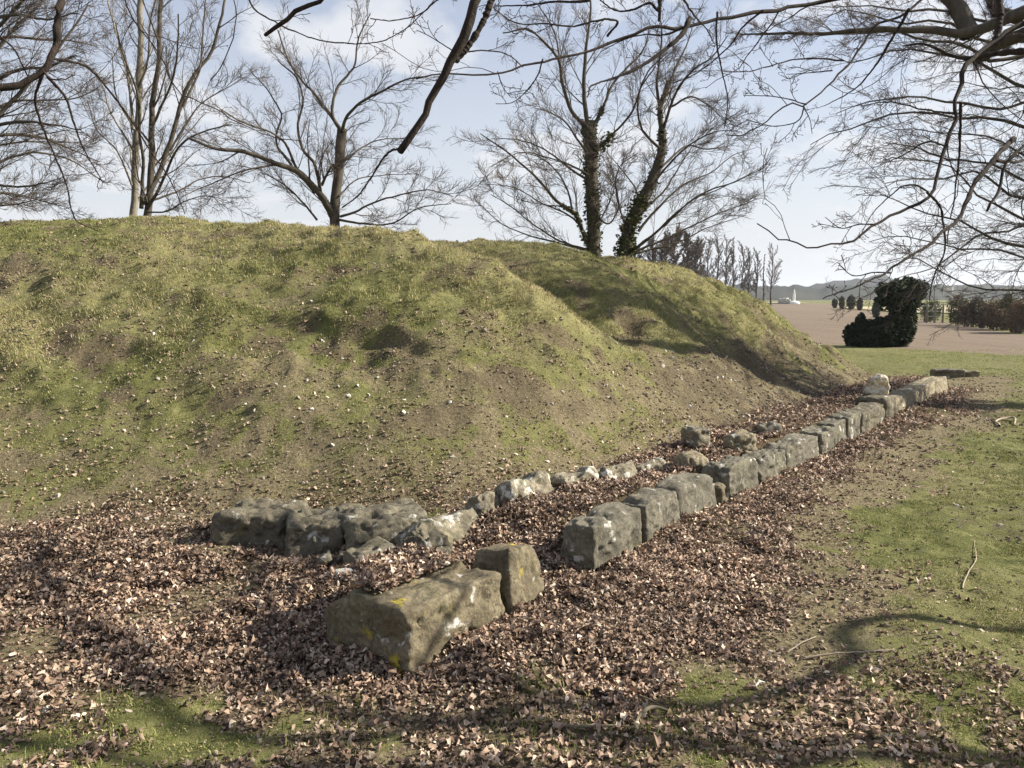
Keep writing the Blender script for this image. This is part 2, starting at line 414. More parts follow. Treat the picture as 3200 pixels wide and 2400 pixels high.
def kstone(label, s0, s1, H, W, mat, name='kerb_stone', t=0., z=None, yaw=0., **k):
    s = (s0 + s1) / 2; x, y = world(s, t + W / 2)
    fx, fy = world(s, t - .03)
    z = float(height(fx, fy)) if z is None else z
    return stone(name, label, 'stone', (x, y, z), (s1 - s0, W, H), mat, KERB_ANG + yaw, group='stones of the outer kerb row', **k)
kstone('big lichen-spotted corner block at the near end of the kerb', .0, .72, .285, .62, M['corner'], rough=.010, lump=.03, n=40, k=26, top=(.99, .92), cut=((-.2, 1, .8, 1.1),), z=-.02)
kstone('tilted upright slab just behind the corner block',   .75, 1.07, .31, .30, M['corner'], rough=.008, lump=.025, n=32, k=20, top=(.86, .8), tilt=(-.16, .10), cut=((1, 0, 1, 1.12), (-1, 0, 1, 1.3)))
kstone('block with a dark open end beside the gap in the kerb', 1.60, 2.22, .30, .28, M['kerb'], rough=.009, lump=.035, n=34, k=24, top=(.98, .84))
kstone('short dark grey block second after the gap in the kerb', 2.26, 2.76, .26, .27, M['kerb'], rough=.008, lump=.03, n=28, k=18, top=(.99, .9), cut=((-1, 0, 1.6, 1.25),))
kstone('smooth round-shouldered block third after the gap in the kerb', 2.79, 3.50, .27, .30, M['kerb'], rough=.006, lump=.03, n=28, k=7, top=(.96, .8), cut=((1, 0, 1, 1.2),))
kstone('small low wedge between the round-shouldered block and the chipped one', 3.53, 3.66, .17, .28, M['corner'], n=16, k=6, rough=.010)
kstone('chipped grey block with whitish foot midway along the kerb', 3.70, 4.36, .29, .28, M['kerb'], rough=.012, n=30, k=16, lump=.04, top=(.94, .85), cut=((1, 0, 1.3, 1.12),))
kstone('block with a dark triangular notch at its near end', 4.44, 5.10, .25, .27, M['kerb'], rough=.012, n=28, k=13, lump=.04, top=(.96, .85), cut=((-1, -.6, .9, 1.1),))
kstone('long low block lying just beyond the notched one', 5.12, 6.15, .25, .30, M['kerb'], rough=.012, n=30, k=14, lump=.04, top=(.96, .8), cut=((1, 0, 1.2, 1.2),))
kstone('narrow straight-sided block before the cracked pair', 6.17, 6.64, .26, .26, M['kerb'], n=22, k=18, lump=.03, rough=.010)
kstone('nearer block of the cracked pair with moss at its joint', 6.66, 7.2, .28, .26, M['kerb'], n=22, k=14, lump=.03, rough=.010, top=(.93, .85))
kstone('farther block of the cracked pair with a rounded top', 7.22, 7.78, .29, .26, M['kerb'], n=22, k=9, lump=.03, rough=.010)
kstone('brownish block running up to the squared post-like stone', 7.83, 9.0, .27, .28, M['dark'], n=28, k=18, lump=.03, rough=.010)
kstone('squared upright stone carrying the pale boulder', 9.03, 9.68, .31, .42, M['dark'], n=22, k=12, rough=.010, cut=((1, -.3, .2, 1.15),))
kstone('very long pale weathered stone at the far end of the kerb', 9.75, 14.0, .24, .42, M['slab'], n=36, k=12, rough=.010, lump=.022, top=(.99, .7))
# far end slab across the end of the mound
a_ = at(929, 379, 17.2); b_ = at(966, 382, 16.9)
m_ = (a_ + b_) / 2
stone('end_slab', 'dark flat slab lying in the grass at the far end of the mound', 'stone', (m_[0], m_[1], float(height(m_[0], m_[1])) + .06), (.62, .3, .11), M['kerb'], -.12, 10, .01, n=18)
stone('flat_stone', 'small pale flat stone touching the right end of the dark far slab', 'stone', (m_[0] + .46, m_[1] - .05, float(height(m_[0] + .46, m_[1])) + .01), (.3, .25, .12), M['slab'], -.1, 6, .01, n=14)
bx, by = world(9.42, .22)
stone('boulder', 'pale buff boulder tilted on top of the squared kerb stone', 'boulder', (bx, by, .31 + float(height(*world(9.3, -.03)))), (.34, .24, .27), M['buff'], -.25, 8, .012, tilt=(.1, .42), n=24, top=(.72, .9), cut=((1, 0, 1, 1.0), (-1, 0, 1.2, 1.0)), sink=.03)
q = at(344, 607, 3.95)
stone('pebble', 'small white pebble on top of the near corner block', 'pebble', (q[0] + .0, q[1], .275), (.105, .06, .045), M['wht'], .1, 3, .002, n=14, lump=.01, sink=.01)

# inner row, placed where the eye finds it on the terrain
def istone(label, px0, px1, pyb, Hpx, depth, mat, ang=0., dx=0., lift=0., name='revetment_stone', **k):
    p = hit((px0 + px1) / 2, pyb)
    d = p[1]
    w = (px1 - px0) / FPX * d; H = Hpx / FPX * d * 1.22
    kk = dict(n=24, k=6, rough=.016); kk.update(k)
    p = p + np.array([dx, depth / 2 * .9, 0])
    z = float(height(p[0] - 0, p[1] - depth * .45)) + lift
    return stone(name, label, 'stone', (p[0], p[1], z), (w, depth, H), mat, ang, group='stones of the inner row', **kk)
istone('leftmost flat-topped boulder of the inner row with a dark hollow face', 206, 297, 546, 26, .62, M['dark'], .02, k=12, n=36, rough=.012, top=(.88, .85), cut=((1, -.7, .1, 1.15), (-1, -1, -.1, 1.25)), lump=.06, lift=-.01)
istone('grey boulder second from left in the inner row', 279, 343, 556, 28, .50, M['dark'], .12, k=12, n=34, rough=.012, top=(.98, .85), cut=((1, -1, 0, 1.3),), lump=.05, lift=-.01)
istone('largest flat-topped boulder of the inner row', 330, 424, 553, 29, .62, M['dark'], .40, k=14, n=38, rough=.012, top=(.96, .85), lump=.05, cut=((-1, -1, .1, 1.3),), lift=-.01)
istone('small squat block leaning against the largest flat-topped boulder', 340, 402, 582, 24, .28, M['dark'], .66, k=14, n=30, lift=.0, top=(.9, .85), rough=.009, lump=.03, cut=((1, 0, 1, 1.1),))
istone('little crumbling stone beside the squat block', 316, 342, 573, 12, .14, M['dark'], .3, k=5, n=18, rough=.02)
istone('brown hunched stone right of the largest boulder', 394, 452, 568, 26, .34, M['dark'], .80, k=6, n=30, rough=.016, lump=.08, top=(.85, .75), cut=((-1, -.4, 1, 1.0),))
def rstone(label, s0, s1, t, H, W, mat, **k):
    kk = dict(n=30, k=9, rough=.012, lump=.05, top=(.92, .7), tilt=(-.22, 0)); kk.update(k)
    s_ = (s0 + s1) / 2; x, y = world(s_, t + W / 2); z = float(height(*world(s_, t + .02)))
    return stone('revetment_stone', label, 'stone', (x, y, z), (s1 - s0, W, H), mat, KERB_ANG + kk.pop('yaw', 0), group='stones of the inner row', **kk)
rstone('long sloping stone streaked with white lichen', 1.00, 1.70, .92, .17, .30, M['pale'], n=38, tilt=(-.34, .03), cut=((-1, 0, 1, 1.15),))
rstone('white-capped knob at the upper end of the sloping streaked stone', 1.64, 1.90, .93, .16, .22, M['pale'], k=6)
rstone('bright white block standing before the grassy gap', 1.90, 2.40, .84, .15, .24, M['pale'])
rstone('whitish rounded stone nearer of the far inner trio', 2.44, 2.92, .74, .11, .22, M['pale'], k=7)
rstone('whitish angular stone with dark cracks, middle of the far inner trio', 2.92, 3.42, .68, .12, .22, M['pale'], cut=((1, -1, 0, 1.2),))
rstone('slim whitish stone farthest of the far inner trio', 3.42, 3.86, .62, .10, .20, M['pale'])
istone('pale stone with a dark left face beside a green tuft', 686, 710, 449, 17, .24, M['pale'], .45, k=7, n=20, rough=.014, lift=.0)
istone('low pale stone right of the green tuft', 726, 758, 452, 14, .2, M['slab'], .3, k=4, n=20, rough=.016)
istone('flat buff stone sunk in the litter below the green tuft', 678, 708, 472, 12, .26, M['slab'], .4, k=4, n=20, rough=.014)
istone('pale stone up the slope beyond the low pale one', 756, 782, 436, 9, .2, M['kerb'], .3, k=4, n=16)
istone('small sunken stone near the foot of the second gully', 742, 758, 462, 8, .14, M['slab'], .3, k=4, n=16)


# ------------------------------------------------------------------ scattered cover
def wedge(n, y0, y1):
    """n points spread evenly over the ground in front of the place, wider than the view"""
    a0 = y0 * y0 * .75 + 1.6 * y0; 
    y = np.sqrt(rng.random(n) * (y1 * y1 - y0 * y0) + y0 * y0)
    x = (rng.random(n) * 2 - 1) * (.78 * y + .6)
    return x, y
def wedge_area(y0, y1): return .78 * (y1 * y1 - y0 * y0) + 1.2 * (y1 - y0)
def on_stone(x, y):
    s, t = local(x, y)
    return (t > .0) & (t < .36) & (s > 0) & (s < 14.1) & ~((s > 1.08) & (s < 1.6)) | ((t >= 0) & (t < .66) & (s > 0) & (s < .7))
def frames(n, tiltmax):
    az = rng.random(n) * 2 * np.pi
    tl = tiltmax * rng.random(n) ** .8; ta = rng.random(n) * 2 * np.pi
    N = np.stack([np.sin(tl) * np.cos(ta), np.sin(tl) * np.sin(ta), np.cos(tl)], 1)
    U = np.stack([np.cos(az), np.sin(az), 0 * az], 1); U -= (U * N).sum(1)[:, None] * N; U /= np.linalg.norm(U, axis=1)[:, None]
    return U, np.cross(N, U), N
def slope_n(x, y):
    e = .05; z0 = height(x, y, False)
    gxx = (height(x + e, y, False) - z0) / e; gyy = (height(x, y + e, False) - z0) / e
    N = np.stack([-gxx, -gyy, 0 * x + 1], 1); return N / np.linalg.norm(N, axis=1)[:, None]

# dead leaves: curled, lobed little sheets
LX, LY, LC = [], [], []
for y0, y1, rho in ((2.3, 5.5, 12500), (5.5, 9, 6500), (9, 18, 1700)):
    n = int(wedge_area(y0, y1) * rho); x, y = wedge(n, y0, y1)
    l, g, s_, b = masks(x, y)
    k = rng.random(n) < np.clip(l, 0, 1) ** 1.55 
    st = on_stone(x, y) & (rng.random(n) > .02)
    k &= ~st
    LX.append(x[k]); LY.append(y[k])
# leaves gathered on top of the block at the back of the corner stone
sx, sy = world(rng.random(2600) * .60 + .06, rng.random(2600) * .40 + .27)
x = np.concatenate(LX); y = np.concatenate(LY); n = len(x)
sz = (.0058 + .0115 * rng.random(n) ** 2.2) * (1 + .45 * sm(np.hypot(x, y), 5, 14))
lm_ = masks(x, y)[0]; z = height(x, y) + .003 + (.022 * rng.random(n) ** 1.5 + .05 * sm(fbm(x * 7, y * 7, 3, 92), .4, .75)) * lm_ ** 2 * rng.random(n) ** .3
x = np.concatenate([x, sx]); y = np.concatenate([y, sy]); z = np.concatenate([z, .285 + .02 * rng.random(len(sx))]); sz = np.concatenate([sz, .007 + .010 * rng.random(len(sx))]); n = len(x)
U, W, N = frames(n, .8)
gu, gv = np.meshgrid(np.linspace(-1, 1, 3), np.linspace(-1, 1, 3)); gu = gu.ravel(); gv = gv.ravel()
wid = np.where(np.abs(gu) > .9, .5, 1.)
pu = gu[None] * (1 + .18 * rng.standard_normal((n, 9))); pv = gv * wid * (.5 + .4 * rng.random((n, 1))) * (1 + .34 * rng.standard_normal((n, 9)))
cu = rng.standard_normal((n, 1)) * .55; cv = .15 + .85 * rng.random((n, 1)); sgn = np.where(rng.random((n, 1)) < .7, 1, -1)
pw = cu * pu ** 2 + sgn * cv * pv ** 2 * 1.3 + .12 * rng.standard_normal((n, 9))
P = np.stack([x, y, z], 1)[:, None] + sz[:, None, None] * (pu[..., None] * U[:, None] + pv[..., None] * W[:, None] + pw[..., None] * N[:, None])
low = P[..., 2].min(1) - z + .006; P[..., 2] -= np.minimum(low, 0)[:, None] * .8
q = np.array([[0, 1, 4, 3], [1, 2, 5, 4], [3, 4, 7, 6], [4, 5, 8, 7]])
F = (np.arange(n) * 9)[:, None, None] + q
pal = np.array([(.31, .215, .155), (.20, .132, .092), (.44, .335, .25), (.075, .048, .034), (.27, .20, .135), (.60, .49, .38)])
pc = 1.18 * pal[rng.choice(6, n, p=(.25, .25, .14, .20, .10, .06))] * (.7 + .6 * rng.random((n, 1))) * (.55 + .9 * fbm(x * 2.2, y * 2.2, 3, 91))[:, None]
mound_pale = sm(mound_u(x, y), .0, .15)[:, None]
pc = pc * (1 - .45 * mound_pale) + .45 * mound_pale * np.array((.38, .31, .22))
o = mesh('leaf_litter', P.reshape(-1, 3), quads=F.reshape(-1, 4), mat=M['leaf'], cols=np.repeat(pc, 9, 0))
tag(o, 'brown curled dead leaves lying around the kerb stones', 'leaf litter', kind='stuff')

# grass blades
TUFT = [(1535, 955, .16, 260), (1722, 1030, .12, 200), (1895, 925, .35, 300), (1530, 1130, .2, 200), (240, 990, .35, 260), (215, 1045, .12, 160), (440, 870, .25, 200), (1235, 1135, .1, 120), (940, 1118, .12, 160), (700, 1590, .25, 200), (1165, 1480, .12, 220), (2130, 1580, .5, 500), (2020, 890, .3, 200), (615, 1165, .08, 80), (150, 1590, .4, 300), (1400, 1580, .3, 260), (1150, 1590, .2, 160)]
def blades(x, y, hgt, wdt, col, lean=.6):
    n = len(x); N = slope_n(x, y)
    up = N * .5 + np.array([0, 0, .5]); up /= np.linalg.norm(up, axis=1)[:, None]
    a = rng.random(n) * 2 * np.pi; S = np.stack([np.cos(a), np.sin(a), 0 * a], 1)
    b = rng.random(n) * 2 * np.pi; D = np.stack([np.cos(b), np.sin(b), 0 * b - .1], 1) * (lean * (.3 + rng.random(n)))[:, None]
    base = np.stack([x, y, height(x, y) - .004], 1)
    w = wdt[:, None] * S / 2; h = hgt[:, None]
    m = base + h * .55 * (up + D * .35); tp = base + h * (up * .9 + D)
    V = np.stack([base - w, base + w, m - w * .8, m + w * .8, tp], 1)
    i = (np.arange(n) * 5)[:, None]
    return V.reshape(-1, 3), i + np.array([0, 1, 3, 2]), i + np.array([2, 3, 4]), np.repeat(col, 5, 0)
def grass_cols(x, y, straw, green=0.):
    n = len(x)
    g = np.array([(.10, .13, .028), (.17, .195, .05), (.25, .25, .085), (.14, .16, .045)])[rng.choice(4, n)]
    g = g * (.75 + .6 * fbm(x * 1.7, y * 1.7, 3, 61)[:, None])
    st = np.array([(.48, .41, .21), (.36, .295, .15), (.60, .53, .33)])[rng.choice(3, n)]
    return np.where((rng.random(n) < straw * .72 + .05 - green)[:, None], st, g)
VV, QQ, TT, CC = [], [], [], []; off = 0
def push(b):
    global off
    VV.append(b[0]); QQ.append(b[1] + off); TT.append(b[2] + off); CC.append(b[3]); off += len(b[0])
for y0, y1, rho, hs in ((2.2, 4.5, 17000, .025), (4.5, 7.5, 9500, .027), (7.5, 12, 4300, .032), (12, 19, 1500, .038), (19, 30, 300, .045)):
    n = int(wedge_area(y0, y1) * rho); x, y = wedge(n, y0, y1)
    l, g, s_, b = masks(x, y)
    cl = .6 * fbm(x * 9, y * 9, 2, 62) + .4 * fbm(x * 2.6, y * 2.6, 2, 63)
    u = mound_u(x, y)
    k = (rng.random(n) < np.clip((g - .06) * 1.1, 0, 1) * (.12 + 1.25 * sm(cl, .35, .6))) & ~on_stone(x, y) & ~((y > 26.) & (x > 11)) & (y < 28)
    x, y, s_, u, cl, g = x[k], y[k], s_[k], u[k], cl[k], g[k]; n = len(x)
    hh = hs * (.45 + .8 * rng.random(n)) * (.6 + .35 * sm(u, .12, .4) + .5 * s_ * sm(u, .15, .4)) * (1 - .3 * sm(u, .7, 1)) * (.7 + .8 * sm(cl, .4, .7)) * (.55 + .6 * g)
    w_ = np.full(n, .0030) * (hs / .022) ** 1.3 * (.8 + .5 * rng.random(n))
    push(blades(x, y, hh, w_, grass_cols(x, y, s_), .75))
for vx, vy, r, n in TUFT:
    p = hit(vx * .46293, vy * .46293)
    a = rng.random(n) * 6.283; rr = r * rng.random(n) ** .7
    x = p[0] + rr * np.cos(a); y = p[1] + rr * np.sin(a) * 1.2
    k = ~on_stone(x, y); x = x[k]; y = y[k]
    push(blades(x, y, .05 * (.6 + .6 * rng.random(len(x))), np.full(len(x), .0045), grass_cols(x, y, 0 * x, .03), .6))
o = mesh('grass', np.concatenate(VV), quads=np.concatenate(QQ), tris=np.concatenate(TT), mat=M['grass'], cols=np.concatenate(CC))
tag(o, 'short green and straw-coloured grass on the mound and lawn', 'grass', kind='stuff')

# limestone chips washed down the slope
ico = []
f_ = (1 + 5 ** .5) / 2
ICO = np.array([(-1, f_, 0), (1, f_, 0), (-1, -f_, 0), (1, -f_, 0), (0, -1, f_), (0, 1, f_), (0, -1, -f_), (0, 1, -f_), (f_, 0, -1), (f_, 0, 1), (-f_, 0, -1), (-f_, 0, 1)]) / 1.9
ICF = np.array([(0, 11, 5), (0, 5, 1), (0, 1, 7), (0, 7, 10), (0, 10, 11), (1, 5, 9), (5, 11, 4), (11, 10, 2), (10, 7, 6), (7, 1, 8), (3, 9, 4), (3, 4, 2), (3, 2, 6), (3, 6, 8), (3, 8, 9), (4, 9, 5), (2, 4, 11), (6, 2, 10), (8, 6, 7), (9, 8, 1)])
cx_, cy_ = [], []
for y0, y1, rho in ((2.4, 6, 230), (6, 11, 190), (11, 18, 80)):
    n = int(wedge_area(y0, y1) * rho); x, y = wedge(n, y0, y1)
    u = mound_u(x, y); s, t = local(x, y); n2 = fbm(x * 2.3, y * 2.3, 3, 71)
    pr = .5 * sm(u, -.08, .02) * sm(u, .45, .08) * sm(n2, .36, .6) + .012 * sm(u, 0, .5) + .05 + .5 * sm(t, .5, .9) * sm(t, 2.6, 2) * sm(s, 4, 6) * sm(s, 15, 13)
    k = (rng.random(n) < pr) & ~on_stone(x, y); cx_.append(x[k]); cy_.append(y[k])
x = np.concatenate(cx_); y = np.concatenate(cy_); n = len(x)
sz = (.004 + .020 * rng.random(n) ** 5) * (1 + .3 * sm(y, 6, 12))
U, W, N = frames(n, 1.2)
J = ICO[None] * (1 + .22 * rng.standard_normal((n, 12, 1))) * np.stack([1 + .5 * rng.random(n), 1 + 0 * sz, .45 + .3 * rng.random(n)], 1)[:, None]
P = np.stack([x, y, height(x, y) + sz * .05], 1)[:, None] + sz[:, None, None] * (J[..., 0:1] * U[:, None] + J[..., 1:2] * W[:, None] + J[..., 2:3] * N[:, None])
pc = np.array([(.48, .44, .36), (.34, .29, .22), (.62, .59, .52), (.26, .215, .16)])[rng.choice(4, n, p=(.3, .34, .1, .26))] * (.8 + .35 * rng.random((n, 1)))
# crumbs of earth between them
ex, ey = [], []
for y0, y1, rho in ((2.4, 6, 1000), (6, 11, 520), (11, 18, 170)):
    m = int(wedge_area(y0, y1) * rho); xx, yy = wedge(m, y0, y1); l, g, s_, b = masks(xx, yy); u = mound_u(xx, yy)
    k = (rng.random(m) < np.clip(1.05 - g * .9 - l * .8, .03, 1) * (.25 + .9 * sm(fbm(xx * 3, yy * 3, 3, 73), .4, .6))) & ~on_stone(xx, yy); ex.append(xx[k]); ey.append(yy[k])
ex = np.concatenate(ex); ey = np.concatenate(ey); m = len(ex)
es = (.0035 + .011 * rng.random(m) ** 3) * (1 + .5 * sm(ey, 6, 12)); U, W, N = frames(m, 1.2)
J = ICO[None] * (1 + .3 * rng.standard_normal((m, 12, 1))) * np.array([1.2, 1., .7])
E = np.stack([ex, ey, height(ex, ey) + es * .2], 1)[:, None] + es[:, None, None] * (J[..., 0:1] * U[:, None] + J[..., 1:2] * W[:, None] + J[..., 2:3] * N[:, None])
ec = np.array([(.17, .135, .085), (.10, .078, .05), (.27, .225, .15), (.22, .165, .115)])[rng.choice(4, m)] * (.8 + .4 * rng.random((m, 1)))
P = np.concatenate([P, E]); pc = np.concatenate([pc, ec]); n = len(P)
o = mesh('stone_chips', P.reshape(-1, 3), tris=((np.arange(n) * 12)[:, None, None] + ICF).reshape(-1, 3), mat=M['chip'], cols=np.repeat(pc, 12, 0), smooth=False)
tag(o, 'small pale limestone chips and crumbs of earth scattered down the foot of the slope', 'stone chips', kind='stuff')

# ------------------------------------------------------------------ trees
def nrm(v): return v / np.maximum(np.linalg.norm(v, axis=-1, keepdims=True), 1e-9)
class Wood:
    def __init__(s): s.V = []; s.F = []; s.n = 0
    def tubes(s, P, R, sides):
        if len(P) == 0: return
        N, K, _ = P.shape
        T = np.empty_like(P); T[:, 1:-1] = P[:, 2:] - P[:, :-2]; T[:, 0] = P[:, 1] - P[:, 0]; T[:, -1] = P[:, -1] - P[:, -2]; T = nrm(T)
        ref = np.where(np.abs(T[:, :1, 2:3]) > .8, np.array([1., .2, 0]), np.array([.1, .2, 1.]))
        A = nrm(np.cross(T, ref)); B = np.cross(T, A)
        a = np.arange(sides) / sides * 2 * np.pi
        V = P[:, :, None] + R[:, :, None, None] * (A[:, :, None] * np.cos(a)[:, None] + B[:, :, None] * np.sin(a)[:, None])
        i = np.arange(N)[:, None, None] * K * sides + np.arange(K - 1)[None, :, None] * sides
        j = np.arange(sides)[None, None]; j2 = (j + 1) % sides
        F = np.stack([i + j, i + j2, i + sides + j2, i + sides + j], -1).reshape(-1, 4)
        s.V.append(V.reshape(-1, 3)); s.F.append(F + s.n); s.n += N * K * sides
    def build(s, name, mat, parent): 
        if not s.V: return None
        return mesh(name, np.concatenate(s.V), quads=np.concatenate(s.F), mat=mat, parent=parent)
def curve(P, K):
    """smooth line through the given points, K samples evenly spaced"""
    P = np.asarray(P, float)
    if len(P) == 2: P = np.array([P[0], (P[0] + P[1]) / 2, P[1]])
    L = np.concatenate([[0], np.cumsum(np.linalg.norm(np.diff(P, axis=0), axis=1))])
    h = np.diff(L)[:, None]; d = np.diff(P, axis=0) / h
    m = np.empty_like(P); m[0] = d[0]; m[-1] = d[-1]; m[1:-1] = (d[:-1] * h[1:] + d[1:] * h[:-1]) / (h[1:] + h[:-1])
    u = np.linspace(0, L[-1], K); i = np.clip(np.searchsorted(L, u, 'right') - 1, 0, len(P) - 2); t = ((u - L[i]) / h[i, 0])[:, None]
    return (2 * t ** 3 - 3 * t ** 2 + 1) * P[i] + (t ** 3 - 2 * t ** 2 + t) * h[i] * m[i] + (3 * t ** 2 - 2 * t ** 3) * P[i + 1] + (t ** 3 - t ** 2) * h[i] * m[i + 1]
def capped(P, R):
    """round the blunt ends of thick limbs"""
    a = nrm(P[:, 0] - P[:, 1]) * R[:, :1] * .5; b = nrm(P[:, -1] - P[:, -2]) * R[:, -1:] * .5
    P = np.concatenate([(P[:, 0] + a)[:, None], (P[:, 0] + a * .7)[:, None], P, (P[:, -1] + b * .7)[:, None], (P[:, -1] + b)[:, None]], 1)
    R = np.concatenate([R[:, :1] * .04, R[:, :1] * .6, R, R[:, -1:] * .6, R[:, -1:] * .04], 1)
    return P, R
def limb(P, r0, r1, K=24, wob=.012, knob=0.):
    c = curve(P, K); L = np.linalg.norm(np.diff(c, axis=0), axis=1).sum()
    w = np.cumsum(rng.standard_normal((K, 3)), 0) * wob * L / K ** .5 * .35; w -= np.linspace(0, 1, K)[:, None] * w[-1]
    r = r0 + (r1 - r0) * np.linspace(0, 1, K) ** .8
    kn = rng.standard_normal(K + 4); kn = (kn[:-4] + 2 * kn[1:-3] + 3 * kn[2:-2] + 2 * kn[3:-1] + kn[4:]) / 4.36
    r = r * (1 + knob * kn)
    return (c + w)[None], r[None]
def kids(P, R, M_, t0, t1, ang, ratio, rr, trop=(0, 0, 0), K=7, wander=.16, rmin=.003, lvar=.5, flat=0., power=.55, minlen=.05, maxlen=9, lref=None):
    """branches growing from a set of limbs: M_ per limb"""
    N, K0, _ = P.shape
    L = np.linalg.norm(np.diff(P, axis=1), axis=2).sum(1) if lref is None else np.full(N, lref)
    par = np.repeat(np.arange(N), M_); n = len(par)
    t = (np.tile((np.arange(M_) + .5) / M_, N) + (rng.random(n) - .5) / M_) * (t1 - t0) + t0
    f = np.clip(t, 0, .999) * (K0 - 1); i = f.astype(int); u = (f - i)[:, None]
    S = P[par, i] * (1 - u) + P[par, i + 1] * u
    T = nrm(P[par, i + 1] - P[par, i]); r = R[par, i] * (1 - u[:, 0]) + R[par, i + 1] * u[:, 0]
    X = rng.standard_normal((n, 3)); X[:, 2] *= (1 - flat); X -= (X * T).sum(1)[:, None] * T; X = nrm(X)
    a = np.radians(ang) * (.7 + .6 * rng.random(n))[:, None]
    D = nrm(T * np.cos(a) + X * np.sin(a))
    ln = np.clip(L[par] * ratio * (1 - lvar * rng.random(n)) * (1 - .55 * t), minlen, maxlen)
    ra = np.minimum(r * rr * (.7 + .4 * rng.random(n)), np.maximum(ln * .02, rmin)); ra = np.maximum(ra, rmin)
    O = np.empty((n, K, 3)); O[:, 0] = S; st = (ln / (K - 1))[:, None]; tr = np.array(trop)
    for k in range(1, K):
        D = nrm(D + wander * rng.standard_normal((n, 3)) + tr / K); O[:, k] = O[:, k - 1] + D * st
    RR = np.maximum(ra[:, None] * (1 - .8 * (np.arange(K) / (K - 1)) ** power * .9), rmin * .7)
    return O, RR
def cat(*a): return np.concatenate(a)
def vpt(pts, D0, amp=0., f=.46293):
    """points given on the photo's picture plane turned into real ones; the limb leans amp metres nearer or farther"""
    n = len(pts); return np.array([at(px * f, py * f, D0 + amp * i / max(n - 1, 1)) for i, (px, py) in enumerate(pts)])
def c4(pts): return [(x * .5, y * .5) for x, y in pts]
# crop -> photo-view units (2212 wide)
def S(sc, ox, oy): return lambda pts: [((ox + sc * x) * .69125, (oy + sc * y) * .69125) for x, y in pts]
CR4 = S(.7233, 0, 0); CR5 = S(.5425, 1300, 0); CR6 = S(.5727, 2200, 0)

def tree(name, label, cat_, D0, limbs, crownspec, group=None, bark='bark', twig='twig', base=None, fine=1., ivy=None, twr=.0042, extra=None):
    """limbs: (points in view units, r0, r1, depth lean); crownspec: levels of procedural growth"""
    L0 = vpt(limbs[0][0], D0, limbs[0][3]) if base is None else [(0, 0, 0)]
    bx, by = (L0[0][0], L0[0][1]) if base is None else base
    bz = float(height(bx, by)) - .05
    root = empty(name, (bx, by, bz)); tag(root, label, cat_, group)
    tr = Wood(); cr = Wood(); PS = []
    K = 26
    for j, (pts, r0, r1, amp) in enumerate(limbs):
        w = vpt(pts, D0, amp) if not isinstance(pts, np.ndarray) else pts
        if j == 0 and base is None: w[0] = (bx, by, bz - .1)
        P, R = limb(w, r0, r1, K, .03, .04)
        if j == 0: R[0, :4] *= np.array([1.5, 1.25, 1.1, 1.04])
        PS.append((P, R, pts)); tr.tubes(P, R, 10)
    P = cat(*[a[0] for a in PS]); R = cat(*[a[1] for a in PS])
    lv = [(P, R)]
    for spec in crownspec:
        spec = dict(spec); src = spec.pop('src', -1); sides = spec.pop('sides', 3); M_ = spec.pop('M'); keep = spec.pop('keep', None)
        Pp, Rp = lv[src]
        M_ = max(1, int(round(M_ * (fine if sides == 3 else 1))))
        o = kids(Pp, Rp, M_, **spec)
        (tr if spec.get('K', 7) > 8 else cr).tubes(o[0], o[1], sides)
        lv.append(o)
    tr.build('trunk', M[bark], root); cr.build('crown', M[twig], root)
    if ivy: ivy_on(root, PS, ivy)
    return root
def leaf_cloud(P, size, col, name, mat, parent, jit=.5):
    n = len(P); U, W, N = frames(n, 3.1); s = size * (.6 + .8 * rng.random(n)); 
    q = np.array([(-1, 0, 0), (0, -.62, .12), (1.1, 0, -.15), (0, .62, .12)])
    V = P[:, None] + s[:, None, None] * (q[None, :, 0:1] * U[:, None] + q[None, :, 1:2] * W[:, None] + q[None, :, 2:3] * N[:, None])
    c = np.array(col) * (1 - jit / 2 + jit * rng.random((n, 1)))
    return mesh(name, V.reshape(-1, 3), quads=np.arange(n * 4).reshape(-1, 4), mat=mat, cols=np.repeat(c, 4, 0), parent=parent, smooth=False)
def ivy_on(root, PS, spec):
    A = []
    for j, t0, t1, n, thick in spec:
        P, R = PS[j][0][0], PS[j][1][0]
        t = t0 + (t1 - t0) * rng.random(n); f = t * (len(P) - 1); i = np.minimum(f.astype(int), len(P) - 2); u = (f - i)[:, None]
        c = P[i] * (1 - u) + P[i + 1] * u; r = R[i]
        d = nrm(rng.standard_normal((n, 3)))
        A.append(c + d * (r * 1.0 + thick * rng.random(n) ** 2 * (.4 + 1.2 * noise3(c * 2.2, 5)))[:, None])
    leaf_cloud(np.concatenate(A), .034, (.085, .095, .034), 'ivy', M['ivy'], root, .9)

BACK = 'bare trees standing on top of the mound'
std = lambda m1, m2, m3, r=.38: [
    dict(M=m1 + 2, t0=.10, t1=.99, ang=36, ratio=.50, rr=.5, trop=(0, 0, .30), K=12, sides=5, wander=.085, rmin=.0055, maxlen=2.4, minlen=.6, lvar=.6),
    dict(M=m2 + 1, t0=.10, t1=.98, ang=34, ratio=.52, rr=.55, trop=(0, 0, .15), K=9, sides=3, wander=.10, rmin=.0040, maxlen=1.5, lvar=.6),
    dict(M=m3 - 2, t0=.12, t1=1., ang=34, ratio=.46, rr=.6, trop=(0, 0, .1), K=5, sides=3, wander=.15, rmin=.0028, minlen=.14, maxlen=.75, lvar=.6)]

